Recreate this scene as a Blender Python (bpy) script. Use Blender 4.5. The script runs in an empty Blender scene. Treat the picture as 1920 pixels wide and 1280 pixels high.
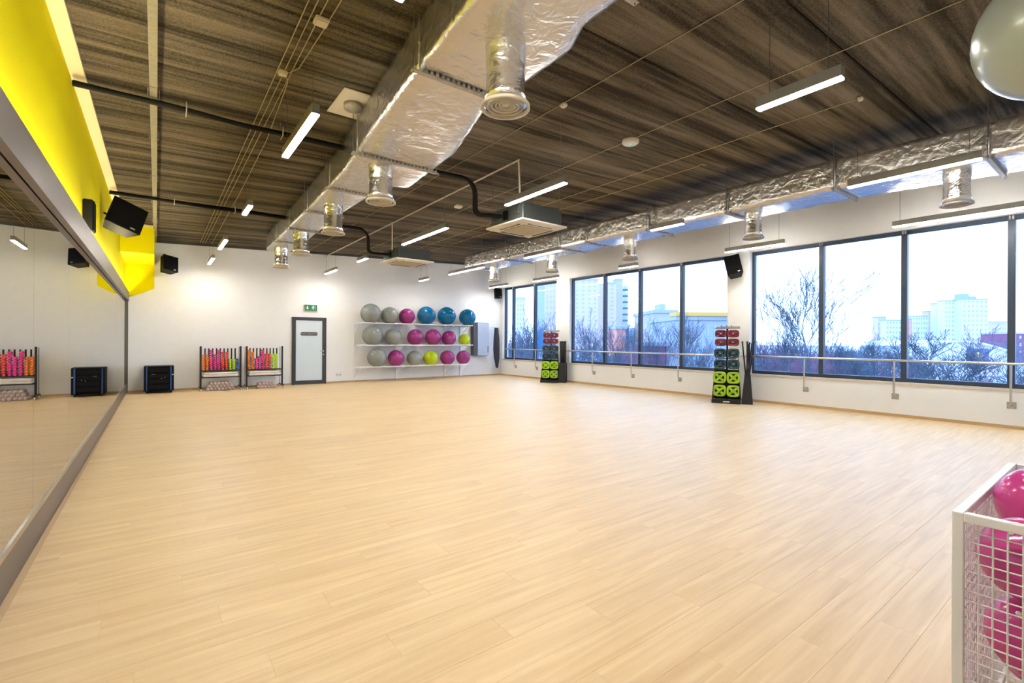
import bpy, bmesh, math, random
from mathutils import Vector, Matrix
S = bpy.context.scene
COL = S.collection
PI = math.pi
# ---------------------------------------------------------------- camera
F_PX, YAW, ROLL, CAM_H = 890.5, math.radians(36.83), math.radians(0.28), 1.4
vF = Vector((math.sin(YAW), math.cos(YAW), 0)); vR = Vector((math.cos(YAW), -math.sin(YAW), 0)); vU = Vector((0, 0, 1))
cr = vR*math.cos(ROLL)+vU*math.sin(ROLL); cu = vU*math.cos(ROLL)-vR*math.sin(ROLL)
cam_d = bpy.data.cameras.new('camera'); cam = bpy.data.objects.new('camera', cam_d); COL.objects.link(cam)
M = Matrix((cr, cu, -vF)).transposed().to_4x4(); M.translation = Vector((0, 0, CAM_H)); cam.matrix_world = M
cam_d.sensor_width = 36; cam_d.lens = F_PX/1920*36; cam_d.shift_y = -2.2/1920; cam_d.clip_start = .05; cam_d.clip_end = 2000
S.camera = cam
# ---------------------------------------------------------------- world and exposure
W = bpy.data.worlds.new('overcast_sky'); S.world = W; W.use_nodes = True
wn = W.node_tree.nodes; wl = W.node_tree.links
bg = wn['Background']; tc = wn.new('ShaderNodeTexCoord'); sx = wn.new('ShaderNodeSeparateXYZ'); rmp = wn.new('ShaderNodeValToRGB')
wl.new(tc.outputs['Generated'], sx.inputs[0]); wl.new(sx.outputs['Z'], rmp.inputs[0]); wl.new(rmp.outputs[0], bg.inputs[0])
rmp.color_ramp.elements[0].position = 0.0; rmp.color_ramp.elements[0].color = (.50, .68, 1, 1)
rmp.color_ramp.elements[1].position = .6; rmp.color_ramp.elements[1].color = (.35, .57, 1, 1)
bg.inputs[1].default_value = 4.4
S.view_settings.view_transform = 'Standard'; S.view_settings.look = 'None'; S.view_settings.exposure = 0.08; S.view_settings.gamma = 1
S.view_settings.use_curve_mapping = False
TUBE_E = 150.0       # pendant diffuser emission
LED_E = 210.0        # cove strip emission
# ---------------------------------------------------------------- materials
def mat(name, col, rough=.5, metal=0., bump=0., bscale=40., var=0., vscale=8., coat=0., emit=None, est=0., spec=None, stretch=None, det=3):
    m = bpy.data.materials.new(name); m.use_nodes = True; nt = m.node_tree; b = nt.nodes['Principled BSDF']
    c = tuple(col)+(1,) if len(col) == 3 else col
    b.inputs['Base Color'].default_value = c; b.inputs['Roughness'].default_value = rough; b.inputs['Metallic'].default_value = metal
    if coat: b.inputs['Coat Weight'].default_value = coat; b.inputs['Coat Roughness'].default_value = .08
    if spec is not None: b.inputs['Specular IOR Level'].default_value = spec
    if emit: b.inputs['Emission Color'].default_value = tuple(emit)+(1,); b.inputs['Emission Strength'].default_value = est
    t = nt.nodes.new('ShaderNodeTexCoord'); src = t.outputs['Object']
    if stretch:
        mp = nt.nodes.new('ShaderNodeMapping'); mp.inputs['Scale'].default_value = stretch; nt.links.new(src, mp.inputs[0]); src = mp.outputs[0]
    if var:
        n = nt.nodes.new('ShaderNodeTexNoise'); n.inputs['Scale'].default_value = vscale; n.inputs['Detail'].default_value = 5; nt.links.new(src, n.inputs['Vector'])
        r = nt.nodes.new('ShaderNodeValToRGB'); r.color_ramp.elements[0].position = .3; r.color_ramp.elements[1].position = .7
        r.color_ramp.elements[0].color = tuple(x*(1-var) for x in c[:3])+(1,); r.color_ramp.elements[1].color = tuple(min(1, x*(1+var)) for x in c[:3])+(1,)
        nt.links.new(n.outputs['Fac'], r.inputs[0]); nt.links.new(r.outputs[0], b.inputs['Base Color'])
    if bump:
        n2 = nt.nodes.new('ShaderNodeTexNoise'); n2.inputs['Scale'].default_value = bscale; n2.inputs['Detail'].default_value = det; nt.links.new(src, n2.inputs['Vector'])
        bp = nt.nodes.new('ShaderNodeBump'); bp.inputs['Strength'].default_value = bump; bp.inputs['Distance'].default_value = .02
        nt.links.new(n2.outputs['Fac'], bp.inputs['Height']); nt.links.new(bp.outputs[0], b.inputs['Normal'])
    return m
def wood_floor():
    m = bpy.data.materials.new('oak_laminate'); m.use_nodes = True; nt = m.node_tree; N = nt.nodes.new; L = nt.links.new; b = nt.nodes['Principled BSDF']
    g = N('ShaderNodeNewGeometry'); oi = N('ShaderNodeObjectInfo')
    add = N('ShaderNodeMath'); add.operation = 'ADD'; L(g.outputs['Random Per Island'], add.inputs[0]); L(oi.outputs['Random'], add.inputs[1])
    fr = N('ShaderNodeMath'); fr.operation = 'FRACT'; L(add.outputs[0], fr.inputs[0])
    mul = N('ShaderNodeMath'); mul.operation = 'MULTIPLY'; mul.inputs[1].default_value = 57.; L(fr.outputs[0], mul.inputs[0])
    cmb = N('ShaderNodeCombineXYZ'); L(mul.outputs[0], cmb.inputs[2])
    va = N('ShaderNodeVectorMath'); va.operation = 'ADD'; L(g.outputs['Position'], va.inputs[0]); L(cmb.outputs[0], va.inputs[1])
    mp = N('ShaderNodeMapping'); mp.inputs['Scale'].default_value = (.9, 16, 1); L(va.outputs[0], mp.inputs[0])
    n1 = N('ShaderNodeTexNoise'); n1.inputs['Scale'].default_value = 1.3; n1.inputs['Detail'].default_value = 6; n1.inputs['Distortion'].default_value = .7; L(mp.outputs[0], n1.inputs['Vector'])
    mp2 = N('ShaderNodeMapping'); mp2.inputs['Scale'].default_value = (3, 90, 1); L(va.outputs[0], mp2.inputs[0])
    n2 = N('ShaderNodeTexNoise'); n2.inputs['Scale'].default_value = 1.2; n2.inputs['Detail'].default_value = 3; L(mp2.outputs[0], n2.inputs['Vector'])
    r = N('ShaderNodeValToRGB'); e = r.color_ramp.elements; e[0].position = .25; e[0].color = (.66, .455, .24, 1); e[1].position = .68; e[1].color = (.80, .60, .345, 1)
    L(n1.outputs['Fac'], r.inputs[0])
    r2 = N('ShaderNodeMapRange'); r2.inputs[3].default_value = .95; r2.inputs[4].default_value = 1.04; L(n2.outputs['Fac'], r2.inputs[0])
    r3 = N('ShaderNodeMapRange'); r3.inputs[3].default_value = .965; r3.inputs[4].default_value = 1.02; L(fr.outputs[0], r3.inputs[0])
    mm = N('ShaderNodeMath'); mm.operation = 'MULTIPLY'; L(r2.outputs[0], mm.inputs[0]); L(r3.outputs[0], mm.inputs[1])
    sc = N('ShaderNodeVectorMath'); sc.operation = 'SCALE'; L(r.outputs[0], sc.inputs[0]); L(mm.outputs[0], sc.inputs['Scale'])
    L(sc.outputs[0], b.inputs['Base Color'])
    b.inputs['Roughness'].default_value = .42
    rr = N('ShaderNodeMapRange'); rr.inputs[3].default_value = .36; rr.inputs[4].default_value = .5; L(n2.outputs['Fac'], rr.inputs[0]); L(rr.outputs[0], b.inputs['Roughness'])
    bp = N('ShaderNodeBump'); bp.inputs['Strength'].default_value = .08; bp.inputs['Distance'].default_value = .003; L(n2.outputs['Fac'], bp.inputs['Height']); L(bp.outputs[0], b.inputs['Normal'])
    return m
def ceiling_mat():
    m = bpy.data.materials.new('wood_wool_panel'); m.use_nodes = True; nt = m.node_tree; N = nt.nodes.new; L = nt.links.new; b = nt.nodes['Principled BSDF']
    g = N('ShaderNodeNewGeometry')
    def ns(scale, s, d=4, dist=0.):
        mp = N('ShaderNodeMapping'); mp.inputs['Scale'].default_value = scale; L(g.outputs['Position'], mp.inputs[0])
        n = N('ShaderNodeTexNoise'); n.inputs['Scale'].default_value = s; n.inputs['Detail'].default_value = d; n.inputs['Distortion'].default_value = dist; L(mp.outputs[0], n.inputs['Vector']); return n.outputs['Fac']
    a = ns((.10, 4.2, 1), 1.0, 3, .15); c = ns((.9, 17, 1), 1.0, 4, .2); d = ns((1, 1, 1), 60, 3)
    m1 = N('ShaderNodeMath'); m1.operation = 'MULTIPLY'; L(a, m1.inputs[0]); m1.inputs[1].default_value = .48
    m2 = N('ShaderNodeMath'); m2.operation = 'MULTIPLY_ADD'; L(c, m2.inputs[0]); m2.inputs[1].default_value = .3; L(m1.outputs[0], m2.inputs[2])
    m3 = N('ShaderNodeMath'); m3.operation = 'MULTIPLY_ADD'; L(d, m3.inputs[0]); m3.inputs[1].default_value = .2; L(m2.outputs[0], m3.inputs[2])
    r = N('ShaderNodeValToRGB'); e = r.color_ramp.elements; e[0].position = .41; e[0].color = (.026, .021, .015, 1); e[1].position = .60; e[1].color = (.155, .128, .093, 1)
    L(m3.outputs[0], r.inputs[0]); L(r.outputs[0], b.inputs['Base Color']); b.inputs['Roughness'].default_value = .95; b.inputs['Specular IOR Level'].default_value = .1
    bp = N('ShaderNodeBump'); bp.inputs['Strength'].default_value = .5; bp.inputs['Distance'].default_value = .01; L(d, bp.inputs['Height']); L(bp.outputs[0], b.inputs['Normal'])
    return m
def glass_mat(name, tint=(.93, .97, 1), refl=.07):
    m = bpy.data.materials.new(name); m.use_nodes = True; nt = m.node_tree; N = nt.nodes.new; L = nt.links.new
    nt.nodes.remove(nt.nodes['Principled BSDF']); out = nt.nodes['Material Output']
    t = N('ShaderNodeBsdfTransparent'); t.inputs[0].default_value = tint+(1,); g = N('ShaderNodeBsdfGlossy'); g.inputs['Roughness'].default_value = .01
    lw = N('ShaderNodeLayerWeight'); lw.inputs[0].default_value = .5; pw = N('ShaderNodeMath'); pw.operation = 'POWER'; pw.inputs[1].default_value = 5; L(lw.outputs['Facing'], pw.inputs[0])
    ma = N('ShaderNodeMath'); ma.operation = 'MULTIPLY_ADD'; ma.inputs[1].default_value = .9; ma.inputs[2].default_value = .022; L(pw.outputs[0], ma.inputs[0]); mx = N('ShaderNodeMixShader'); L(ma.outputs[0], mx.inputs[0]); L(t.outputs[0], mx.inputs[1]); L(g.outputs[0], mx.inputs[2]); L(mx.outputs[0], out.inputs[0])
    return m
def foil_mat(name, base=(.82, .80, .78), rough=.27, bump=.55, sc=9):
    m = bpy.data.materials.new(name); m.use_nodes = True; nt = m.node_tree; N = nt.nodes.new; L = nt.links.new; b = nt.nodes['Principled BSDF']
    b.inputs['Base Color'].default_value = base+(1,); b.inputs['Metallic'].default_value = .93; b.inputs['Roughness'].default_value = rough
    t = N('ShaderNodeTexCoord')
    v = N('ShaderNodeTexVoronoi'); v.inputs['Scale'].default_value = sc; v.feature = 'DISTANCE_TO_EDGE'
    n = N('ShaderNodeTexNoise'); n.inputs['Scale'].default_value = sc*.8; n.inputs['Detail'].default_value = 7; n.inputs['Distortion'].default_value = 1.4
    L(t.outputs['Object'], v.inputs['Vector']); L(t.outputs['Object'], n.inputs['Vector'])
    mm = N('ShaderNodeMath'); mm.operation = 'MULTIPLY_ADD'; L(v.outputs['Distance'], mm.inputs[0]); mm.inputs[1].default_value = .35; L(n.outputs['Fac'], mm.inputs[2])
    bp = N('ShaderNodeBump'); bp.inputs['Strength'].default_value = bump; bp.inputs['Distance'].default_value = .03; L(mm.outputs[0], bp.inputs['Height']); L(bp.outputs[0], b.inputs['Normal'])
    return m
MT = dict(
    floor=wood_floor(), ceil=ceiling_mat(), slab=mat('subfloor', (.62, .45, .27), .8), roof=mat('ceiling_void', (.02, .017, .013), 1),
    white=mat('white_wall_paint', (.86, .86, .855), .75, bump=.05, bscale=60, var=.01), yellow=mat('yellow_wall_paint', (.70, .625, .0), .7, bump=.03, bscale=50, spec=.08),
    cream=mat('cream_plaster', (.72, .60, .36), .7), skirt=mat('oak_skirting', (.50, .34, .17), .45, var=.12, vscale=5, stretch=(1, 1, 9)),
    greymetal=mat('grey_brushed_frame', (.17, .15, .145), .36, .6, bump=.02, bscale=200), chrome=mat('chrome', (.75, .76, .78), .18, 1),
    mirror=mat('mirror_silver', (.97, .98, .955), .0, 1), mback=mat('mirror_edge', (.12, .12, .09), .5),
    frame=mat('anthracite_aluminium', (.022, .036, .065), .38, .2), sill=mat('beige_sill', (.66, .56, .46), .5), glass=glass_mat('window_glass'),
    steel=mat('brushed_steel', (.60, .58, .56), .3, .9, bump=.02, bscale=150), galv=mat('galvanised_steel', (.40, .38, .34), .45, .7, var=.15, vscale=30),
    foil=foil_mat('aluminium_foil'), foil2=foil_mat('foil_wrap_collar', (.80, .79, .77), .2, .35, 14),
    diff_w=mat('painted_diffuser', (.66, .59, .46), .5), darkg=mat('dark_grey_metal', (.06, .065, .065), .5, .3),
    acbody=mat('grey_ac_casing', (.045, .054, .052), .5, .2), acpanel=mat('white_ac_panel', (.85, .8, .7), .45), acgrille=mat('ac_grille', (.50, .44, .32), .7, bump=.3, bscale=120),
    black=mat('black_plastic', (.003, .003, .003), .55, spec=.15), grille=mat('speaker_grille', (.002, .002, .002), .8, bump=.3, bscale=300, spec=.1), rubber=mat('black_foam_insulation', (.005, .005, .005), .7, bump=.2, bscale=30, spec=.2),
    lamp=mat('lamp_aluminium', (.34, .33, .31), .4, .8), tube=mat('lit_opal_diffuser', (1, 1, 1), .5, emit=(1, .95, .86), est=TUBE_E),
    led=mat('lit_led_strip', (1, 1, 1), .5, emit=(1, .86, .55), est=LED_E), wire=mat('steel_wire', (.12, .12, .11), .5, .6),
    tray=mat('beige_galvanised_tray', (.22, .20, .14), .5, .3, var=.12, vscale=25), cable=mat('beige_cable', (.40, .32, .19), .6), pvc=mat('white_pvc_pipe', (.74, .66, .52), .5), greenled=mat('green_indicator', (0, .5, .1), .4, emit=(0, .9, .25), est=1.5),
    door_f=mat('door_anthracite', (.035, .035, .045), .45), frost=mat('frosted_glass', (.66, .76, .84), .32, spec=.6), sign_g=mat('exit_green', (.0, .16, .07), .5, emit=(0, .22, .09), est=.08), sign_w=mat('exit_white', (.8, .9, .85), .5, emit=(.8, 1, .9), est=.15),
    plate_d=mat('dark_door_sign', (.05, .045, .05), .4), letter=mat('pale_lettering', (.5, .48, .48), .5), socket=mat('socket_white', (.75, .75, .75), .4),
    silver=mat('silver_ball_vinyl', (.215, .235, .225), .16), magenta=mat('magenta_ball_vinyl', (.25, .018, .16), .16), blue=mat('blue_ball_vinyl', (.0, .10, .25), .14, spec=.35), lime=mat('lime_ball_vinyl', (.42, .53, .0), .18),
    pink=mat('pink_ball_vinyl', (.52, .05, .27), .16), bigsilver=mat('pearl_ball_vinyl', (.37, .42, .38), .28, .12, coat=.35), plug=mat('white_plug', (.8, .8, .8), .4),
    whitesteel=mat('white_powder_coat', (.90, .90, .90), .4), rackdark=mat('black_powder_coat', (.010, .010, .014), .5, spec=.3),
    d_orange=mat('orange_neoprene', (.85, .20, .01), .5), d_pink=mat('pink_neoprene', (.75, .03, .28), .5), d_red=mat('red_neoprene', (.75, .06, .035), .5), d_lime=mat('lime_neoprene', (.50, .80, .04), .5), d_blue=mat('blue_neoprene', (.02, .10, .42), .5),
    mattw=mat('white_folded_mat', (.80, .74, .68), .8, bump=.3, bscale=18, var=.1, vscale=10), rollm=mat('beige_rolled_mat', (.50, .40, .36), .85, bump=.3, bscale=30, var=.3, vscale=12),
    p_maroon=mat('maroon_plate_plastic', (.16, .008, .03), .22, coat=.4), p_teal=mat('petrol_plate_plastic', (.004, .045, .075), .22, coat=.4), p_green=mat('lime_plate_plastic', (.33, .55, .01), .3, coat=.2),
    bluestripe=mat('blue_rack_stripe', (.015, .06, .28), .4), knob=mat('rack_knob', (.55, .5, .5), .3, .5), caster=mat('white_caster_wheel', (.7, .68, .66), .5),
    cab=mat('blue_grey_cabinet', (.42, .48, .60), .45), cabside=mat('cabinet_side', (.06, .06, .07), .5), hang=mat('charcoal_band_fabric', (.022, .026, .04), .75, bump=.8, bscale=25, stretch=(3, 3, .6)),
    ground=mat('snowy_ground', (.40, .44, .52), .9, var=.25, vscale=.06), trunk=mat('bare_bark', (.10, .13, .17), .9), trunk2=mat('reddish_twigs', (.27, .15, .22), .9), hedge=mat('winter_bush', (.15, .20, .27), 1, var=.3, vscale=.6), asphalt=mat('wet_asphalt', (.10, .13, .18), .6, var=.2, vscale=.2), b_pale=mat('pale_block_window', (.40, .46, .58), .4),
    b_white=mat('pale_block_render', (.72, .72, .75), .8), b_pink=mat('pink_block_render', (.66, .50, .50), .8), b_grey=mat('grey_block_render', (.40, .44, .52), .8), b_beige=mat('beige_block_render', (.50, .45, .42), .8), b_orange=mat('ochre_roof_edge', (.8, .45, .08), .7), b_red=mat('brick_red_cladding', (.78, .28, .2), .7), b_glass=mat('block_window', (.10, .13, .18), .2), b_blue=mat('blue_cladding', (.06, .16, .38), .6), b_sign=mat('bright_blue_billboard', (.0, .22, .55), .5), b_logo=mat('pale_yellow_mark', (.7, .68, .25), .5), b_roof=mat('snow_covered_roof', (.82, .84, .88), .9), b_plum=mat('plum_container', (.28, .10, .17), .7),
)
def beam(m, e, lo=.75):
    nt = m.node_tree; b = nt.nodes['Principled BSDF']; lw = nt.nodes.new('ShaderNodeLayerWeight'); lw.inputs[0].default_value = .5
    mr = nt.nodes.new('ShaderNodeMapRange'); mr.interpolation_type = 'SMOOTHSTEP'; mr.inputs[1].default_value = .25; mr.inputs[2].default_value = .9; mr.inputs[3].default_value = e; mr.inputs[4].default_value = e*lo
    nt.links.new(lw.outputs['Facing'], mr.inputs[0]); nt.links.new(mr.outputs[0], b.inputs['Emission Strength'])
beam(MT['tube'], TUBE_E)
# ---------------------------------------------------------------- mesh helpers
class MB:
    def __init__(s): s.v = []; s.f = []; s.sm = []
    def add(s, vs, fs, smooth=False):
        o = len(s.v); s.v += [tuple(p) for p in vs]; s.f += [tuple(i+o for i in f) for f in fs]; s.sm += [smooth]*len(fs); return s
    def box(s, a, b):
        x0, y0, z0 = (min(a[i], b[i]) for i in range(3)); x1, y1, z1 = (max(a[i], b[i]) for i in range(3))
        return s.add([(x0,y0,z0),(x1,y0,z0),(x1,y1,z0),(x0,y1,z0),(x0,y0,z1),(x1,y0,z1),(x1,y1,z1),(x0,y1,z1)], [(0,3,2,1),(4,5,6,7),(0,1,5,4),(1,2,6,5),(2,3,7,6),(3,0,4,7)])
    def cbox(s, a, b, c=.004):   # chamfered box
        bm = bmesh.new(); bmesh.ops.create_cube(bm, size=1)
        ctr = [(a[i]+b[i])/2 for i in range(3)]; sz = [abs(a[i]-b[i]) for i in range(3)]
        for v in bm.verts: v.co = Vector([ctr[i]+v.co[i]*sz[i] for i in range(3)])
        bmesh.ops.bevel(bm, geom=bm.edges[:], offset=min(c, min(sz)*.45), segments=1, affect='EDGES')
        bm.verts.index_update(); s.add([v.co[:] for v in bm.verts], [[v.index for v in f.verts] for f in bm.faces]); bm.free(); return s
    def tube(s, pts, r, n=8, closed=False, caps=True, smooth=True):
        pts = [Vector(p) for p in pts]; k = len(pts); rs = r if isinstance(r, (list, tuple)) else [r]*k; vs = []; fs = []; nx = None
        for i, p in enumerate(pts):
            if closed: t = (pts[(i+1) % k]-pts[i-1])
            else: t = pts[min(i+1, k-1)]-pts[max(i-1, 0)]
            t.normalize()
            if nx is None:
                up = Vector((0, 0, 1)) if abs(t.z) < .9 else Vector((1, 0, 0)); nx = t.cross(up).normalized()
            else:
                nx = (nx-t*nx.dot(t)).normalized()
            ny = t.cross(nx)
            for j in range(n):
                a = 2*PI*j/n+PI/n; vs.append(p+(nx*math.cos(a)+ny*math.sin(a))*rs[i])
        m = k if closed else k-1
        for i in range(m):
            for j in range(n):
                a = i*n+j; b = i*n+(j+1) % n; c = ((i+1) % k)*n+(j+1) % n; d = ((i+1) % k)*n+j; fs.append((a, b, c, d))
        s.add(vs, fs, smooth)
        if caps and not closed: s.add([vs[j] for j in range(n)], [tuple(reversed(range(n)))]); s.add(vs[-n:], [tuple(range(n))])
        return s
    def lathe(s, prof, n=24, c=(0, 0, 0), axis='z', smooth=True):
        vs = []; fs = []
        for r, z in prof:
            for j in range(n):
                a = 2*PI*j/n; x, y = r*math.cos(a), r*math.sin(a)
                p = (x, y, z) if axis == 'z' else ((x, z, y) if axis == 'y' else (z, x, y)); vs.append((p[0]+c[0], p[1]+c[1], p[2]+c[2]))
        for i in range(len(prof)-1):
            for j in range(n): fs.append((i*n+j, i*n+(j+1) % n, (i+1)*n+(j+1) % n, (i+1)*n+j))
        fs.append(tuple(range(n))); fs.append(tuple((len(prof)-1)*n+j for j in range(n)))
        return s.add(vs, fs, smooth)
    def sphere(s, c, r, n=32, m=18, squash=1., rib=0.):
        vs = [(c[0], c[1], c[2]-r*squash)]; fs = []
        for i in range(1, m):
            th = PI*i/m; rr = r*(1+(rib*(1 if i % 2 else -1) if 3 < i < m-3 else 0))
            for j in range(n): a = 2*PI*j/n; vs.append((c[0]+rr*math.sin(th)*math.cos(a), c[1]+rr*math.sin(th)*math.sin(a), c[2]-rr*squash*math.cos(th)))
        vs.append((c[0], c[1], c[2]+r*squash)); top = len(vs)-1
        for j in range(n):
            fs.append((0, 1+(j+1) % n, 1+j)); fs.append((top, 1+(m-2)*n+j, 1+(m-2)*n+(j+1) % n))
            for i in range(m-2): a = 1+i*n+j; b = 1+i*n+(j+1) % n; fs.append((a, b, b+n, a+n))
        return s.add(vs, fs, True)
    def prism(s, poly, z0, z1, plane='xy'):
        def q(p, z): return (p[0], p[1], z) if plane == 'xy' else ((p[0], z, p[1]) if plane == 'xz' else (z, p[0], p[1]))
        n = len(poly); vs = [q(p, z0) for p in poly]+[q(p, z1) for p in poly]
        return s.add(vs, [tuple(reversed(range(n))), tuple(range(n, 2*n))]+[(i, (i+1) % n, n+(i+1) % n, n+i) for i in range(n)])
    def xf(s, mtx): s.v = [tuple(mtx @ Vector(p)) for p in s.v]; return s
    def mesh(s, name, m):
        me = bpy.data.meshes.new(name); me.from_pydata(s.v, [], s.f); me.polygons.foreach_set('use_smooth', s.sm)
        bm = bmesh.new(); bm.from_mesh(me); bmesh.ops.recalc_face_normals(bm, faces=bm.faces); bm.to_mesh(me); bm.free()
        me.materials.append(m); me.update(); return me
    def build(s, name, m, parent=None, loc=None, **props):
        o = bpy.data.objects.new(name, s.mesh(name, MT[m] if isinstance(m, str) else m)); COL.objects.link(o)
        if loc: o.location = loc
        if parent: o.parent = parent
        for k, v in props.items(): o[k] = v
        return o
def thing(name, label, cat, loc=(0, 0, 0), rz=0, group=None):
    o = bpy.data.objects.new(name, None); COL.objects.link(o); o.location = loc; o.rotation_euler = (0, 0, rz); o.empty_display_size = .1
    o['label'] = label; o['category'] = cat
    if group: o['group'] = group
    return o
def tag(o, label, cat, group=None):
    o['label'] = label; o['category'] = cat
    if group: o['group'] = group
    return o
def dup(root, loc, label=None, rz=None):
    r = root.copy(); COL.objects.link(r); r.location = loc
    if rz is not None: r.rotation_euler = (0, 0, rz)
    if label: r['label'] = label
    for ch in list(root.children):
        c = ch.copy(); COL.objects.link(c); c.parent = r
        for g in list(ch.children):
            d = g.copy(); COL.objects.link(d); d.parent = c
    return r
def struct(o): o['kind'] = 'structure'; return o
def text_mesh(name, body, size, m, parent, mtx, bold=0.):
    cu_ = bpy.data.curves.new(name, 'FONT'); cu_.body = body; cu_.size = size; cu_.align_x = 'CENTER'; cu_.align_y = 'CENTER'; cu_.extrude = .001; cu_.offset = bold
    t = bpy.data.objects.new(name+'_tmp', cu_); COL.objects.link(t); dg = bpy.context.evaluated_depsgraph_get()
    me = bpy.data.meshes.new_from_object(t.evaluated_get(dg)); bpy.data.objects.remove(t)
    me.materials.clear(); me.materials.append(MT[m]); o = bpy.data.objects.new(name, me); COL.objects.link(o); o.parent = parent; o.matrix_local = mtx; return o
# ---------------------------------------------------------------- room numbers
YB, XR, YF = 15.68, 11.15, -.5            # back wall, window wall, wall behind the camera
def XL(y): return -.658+.00303*y           # mirror wall runs a hair off parallel
def CZ(x): return 4.0+.0375*x              # the roof rises towards the windows
FACE = Matrix(((1, 0, 0), (0, 0, -1), (0, 1, 0))).to_4x4()    # text facing -Y

# ================================================================ STRUCTURE
fl = struct(MB().box((-1.2, YF-.3, -.3), (XR+.4, YB+.3, -.006)).build('floor', 'slab'))
# planks run across the room (along X)
PW, PLN, G = .19, 1.285, .0003
rows = []
y = YF; j = 0
while y < YB-1e-6:
    y1 = min(y+PW, YB); x = XL(y)-.0+.002-((j*.37) % 1)*PLN; xs0 = -.61
    while x < XR:
        a, b = max(x, xs0), min(x+PLN, XR)
        if b-a > .03: rows.append((a, b, y, y1))
        x += PLN
    y += PW; j += 1
def vis(px, py):
    d = Vector((px, py, 0)); a = d.dot(vF)
    if a < .6: return False
    u = d.dot(vR)/a*F_PX; v = CAM_H/a*F_PX
    return abs(u) < 1150 and v < 760
cand = sorted([r for r in rows if any(vis(px, py) for px in (r[0], (r[0]+r[1])/2, r[1]) for py in (r[2], r[3]))], key=lambda r: Vector(((r[0]+r[1])/2, (r[2]+r[3])/2, 0)).length)
near = set(cand[:295]); pm = {}
def plank_mb(w, h):
    mb = MB(); c = .0005; T = 0; B = -.006
    mb.add([(G, G, B), (w-G, G, B), (w-G, h-G, B), (G, h-G, B), (G, G, T-c), (w-G, G, T-c), (w-G, h-G, T-c), (G, h-G, T-c), (G+c, G+c, T), (w-G-c, G+c, T), (w-G-c, h-G-c, T), (G+c, h-G-c, T)],
           [(0, 1, 5, 4), (1, 2, 6, 5), (2, 3, 7, 6), (3, 0, 4, 7), (4, 5, 9, 8), (5, 6, 10, 9), (6, 7, 11, 10), (7, 4, 8, 11), (8, 9, 10, 11)]); return mb
far = MB()
for r in rows:
    w, h = r[1]-r[0], r[3]-r[2]
    if r in near:
        key = (round(w, 3), round(h, 3))
        if key not in pm: pm[key] = plank_mb(w, h).mesh('floor_plank', MT['floor'])
        o = bpy.data.objects.new('floor_plank', pm[key]); COL.objects.link(o); o.location = (r[0], r[2], 0); o.parent = fl
    else:
        p = plank_mb(w, h); far.add([(a+r[0], b+r[2], c) for a, b, c in p.v], p.f)
far.build('plank_field', 'floor', fl, kind='stuff')
# ceiling: slab plus sloping panels
ce = struct(MB().add([(-1.3, YF-.3, CZ(-1.3)+.10), (XR+.4, YF-.3, CZ(XR+.4)+.10), (XR+.4, YB+.3, CZ(XR+.4)+.10), (-1.3, YB+.3, CZ(-1.3)+.10),
                      (-1.3, YF-.3, CZ(-1.3)+.4), (XR+.4, YF-.3, CZ(XR+.4)+.4), (XR+.4, YB+.3, CZ(XR+.4)+.4), (-1.3, YB+.3, CZ(-1.3)+.4)],
                     [(0, 3, 2, 1), (4, 5, 6, 7), (0, 1, 5, 4), (1, 2, 6, 5), (2, 3, 7, 6), (3, 0, 4, 7)]).build('ceiling', 'roof'))
PY = [1.76+1.19*k for k in range(-2, 13)]; PY[0] = YF-.3; PY.append(YB+.25)
for a, b in zip(PY[:-1], PY[1:]):
    g = .007; c = .012; x0, x1 = -1.28, XR+.38; v = []
    for x in (x0, x1):
        z = CZ(x); v += [(x, a+g, z+.1), (x, a+g, z+c), (x, a+g+c, z), (x, b-g-c, z), (x, b-g, z+c), (x, b-g, z+.1)]
    MB().add(v, [(i, i+1, i+7, i+6) for i in range(5)]+[(5, 0, 6, 11), tuple(range(5, -1, -1)), tuple(range(6, 12))]).build('ceiling_panel', 'ceil', ce)
# walls
struct(MB().box((-1.2, YB, -.3), (XR+.4, YB+.25, 4.55)).build('wall_back', 'white'))
struct(MB().box((-1.2, YF-.25, -.3), (XR+.4, YF, 4.55)).build('wall_front', 'white'))
WIN = [(12.31, 15.52), (6.13, 11.66), (-.30, 5.58)]; ZS, ZH = .60, 3.50
wr = MB(); XO = XR+.24
wr.box((XR, YF-.25, -.3), (XO, YB, ZS)); wr.box((XR, YF-.25, ZH), (XO, YB, 4.6))
for a, b in ((15.52, YB), (11.66, 12.31), (5.58, 6.13), (YF-.25, -.30)): wr.box((XR, a, ZS), (XO, b, ZH))
struct(wr.build('wall_right', 'white'))
# left wall: white backing (hidden behind the mirror) with the yellow upper wall
lw = MB(); d0 = -.02
lw.add([(XL(YF)-.30, YF, -.3), (XL(YF)+d0, YF, -.3), (XL(YB)+d0, YB, -.3), (XL(YB)-.30, YB, -.3), (XL(YF)-.30, YF, 2.5), (XL(YF)+d0, YF, 2.5), (XL(YB)+d0, YB, 2.5), (XL(YB)-.30, YB, 2.5)],
       [(0, 3, 2, 1), (4, 5, 6, 7), (0, 1, 5, 4), (1, 2, 6, 5), (2, 3, 7, 6), (3, 0, 4, 7)]); wl_o = struct(lw.build('wall_left', 'white'))
def lbox(d0, d1, y0, y1, z0, z1, mb=None):
    mb = mb or MB(); return mb.add([(XL(y0)+d0, y0, z0), (XL(y0)+d1, y0, z0), (XL(y1)+d1, y1, z0), (XL(y1)+d0, y1, z0), (XL(y0)+d0, y0, z1), (XL(y0)+d1, y0, z1), (XL(y1)+d1, y1, z1), (XL(y1)+d0, y1, z1)],
                  [(0, 3, 2, 1), (4, 5, 6, 7), (0, 1, 5, 4), (1, 2, 6, 5), (2, 3, 7, 6), (3, 0, 4, 7)])
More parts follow.
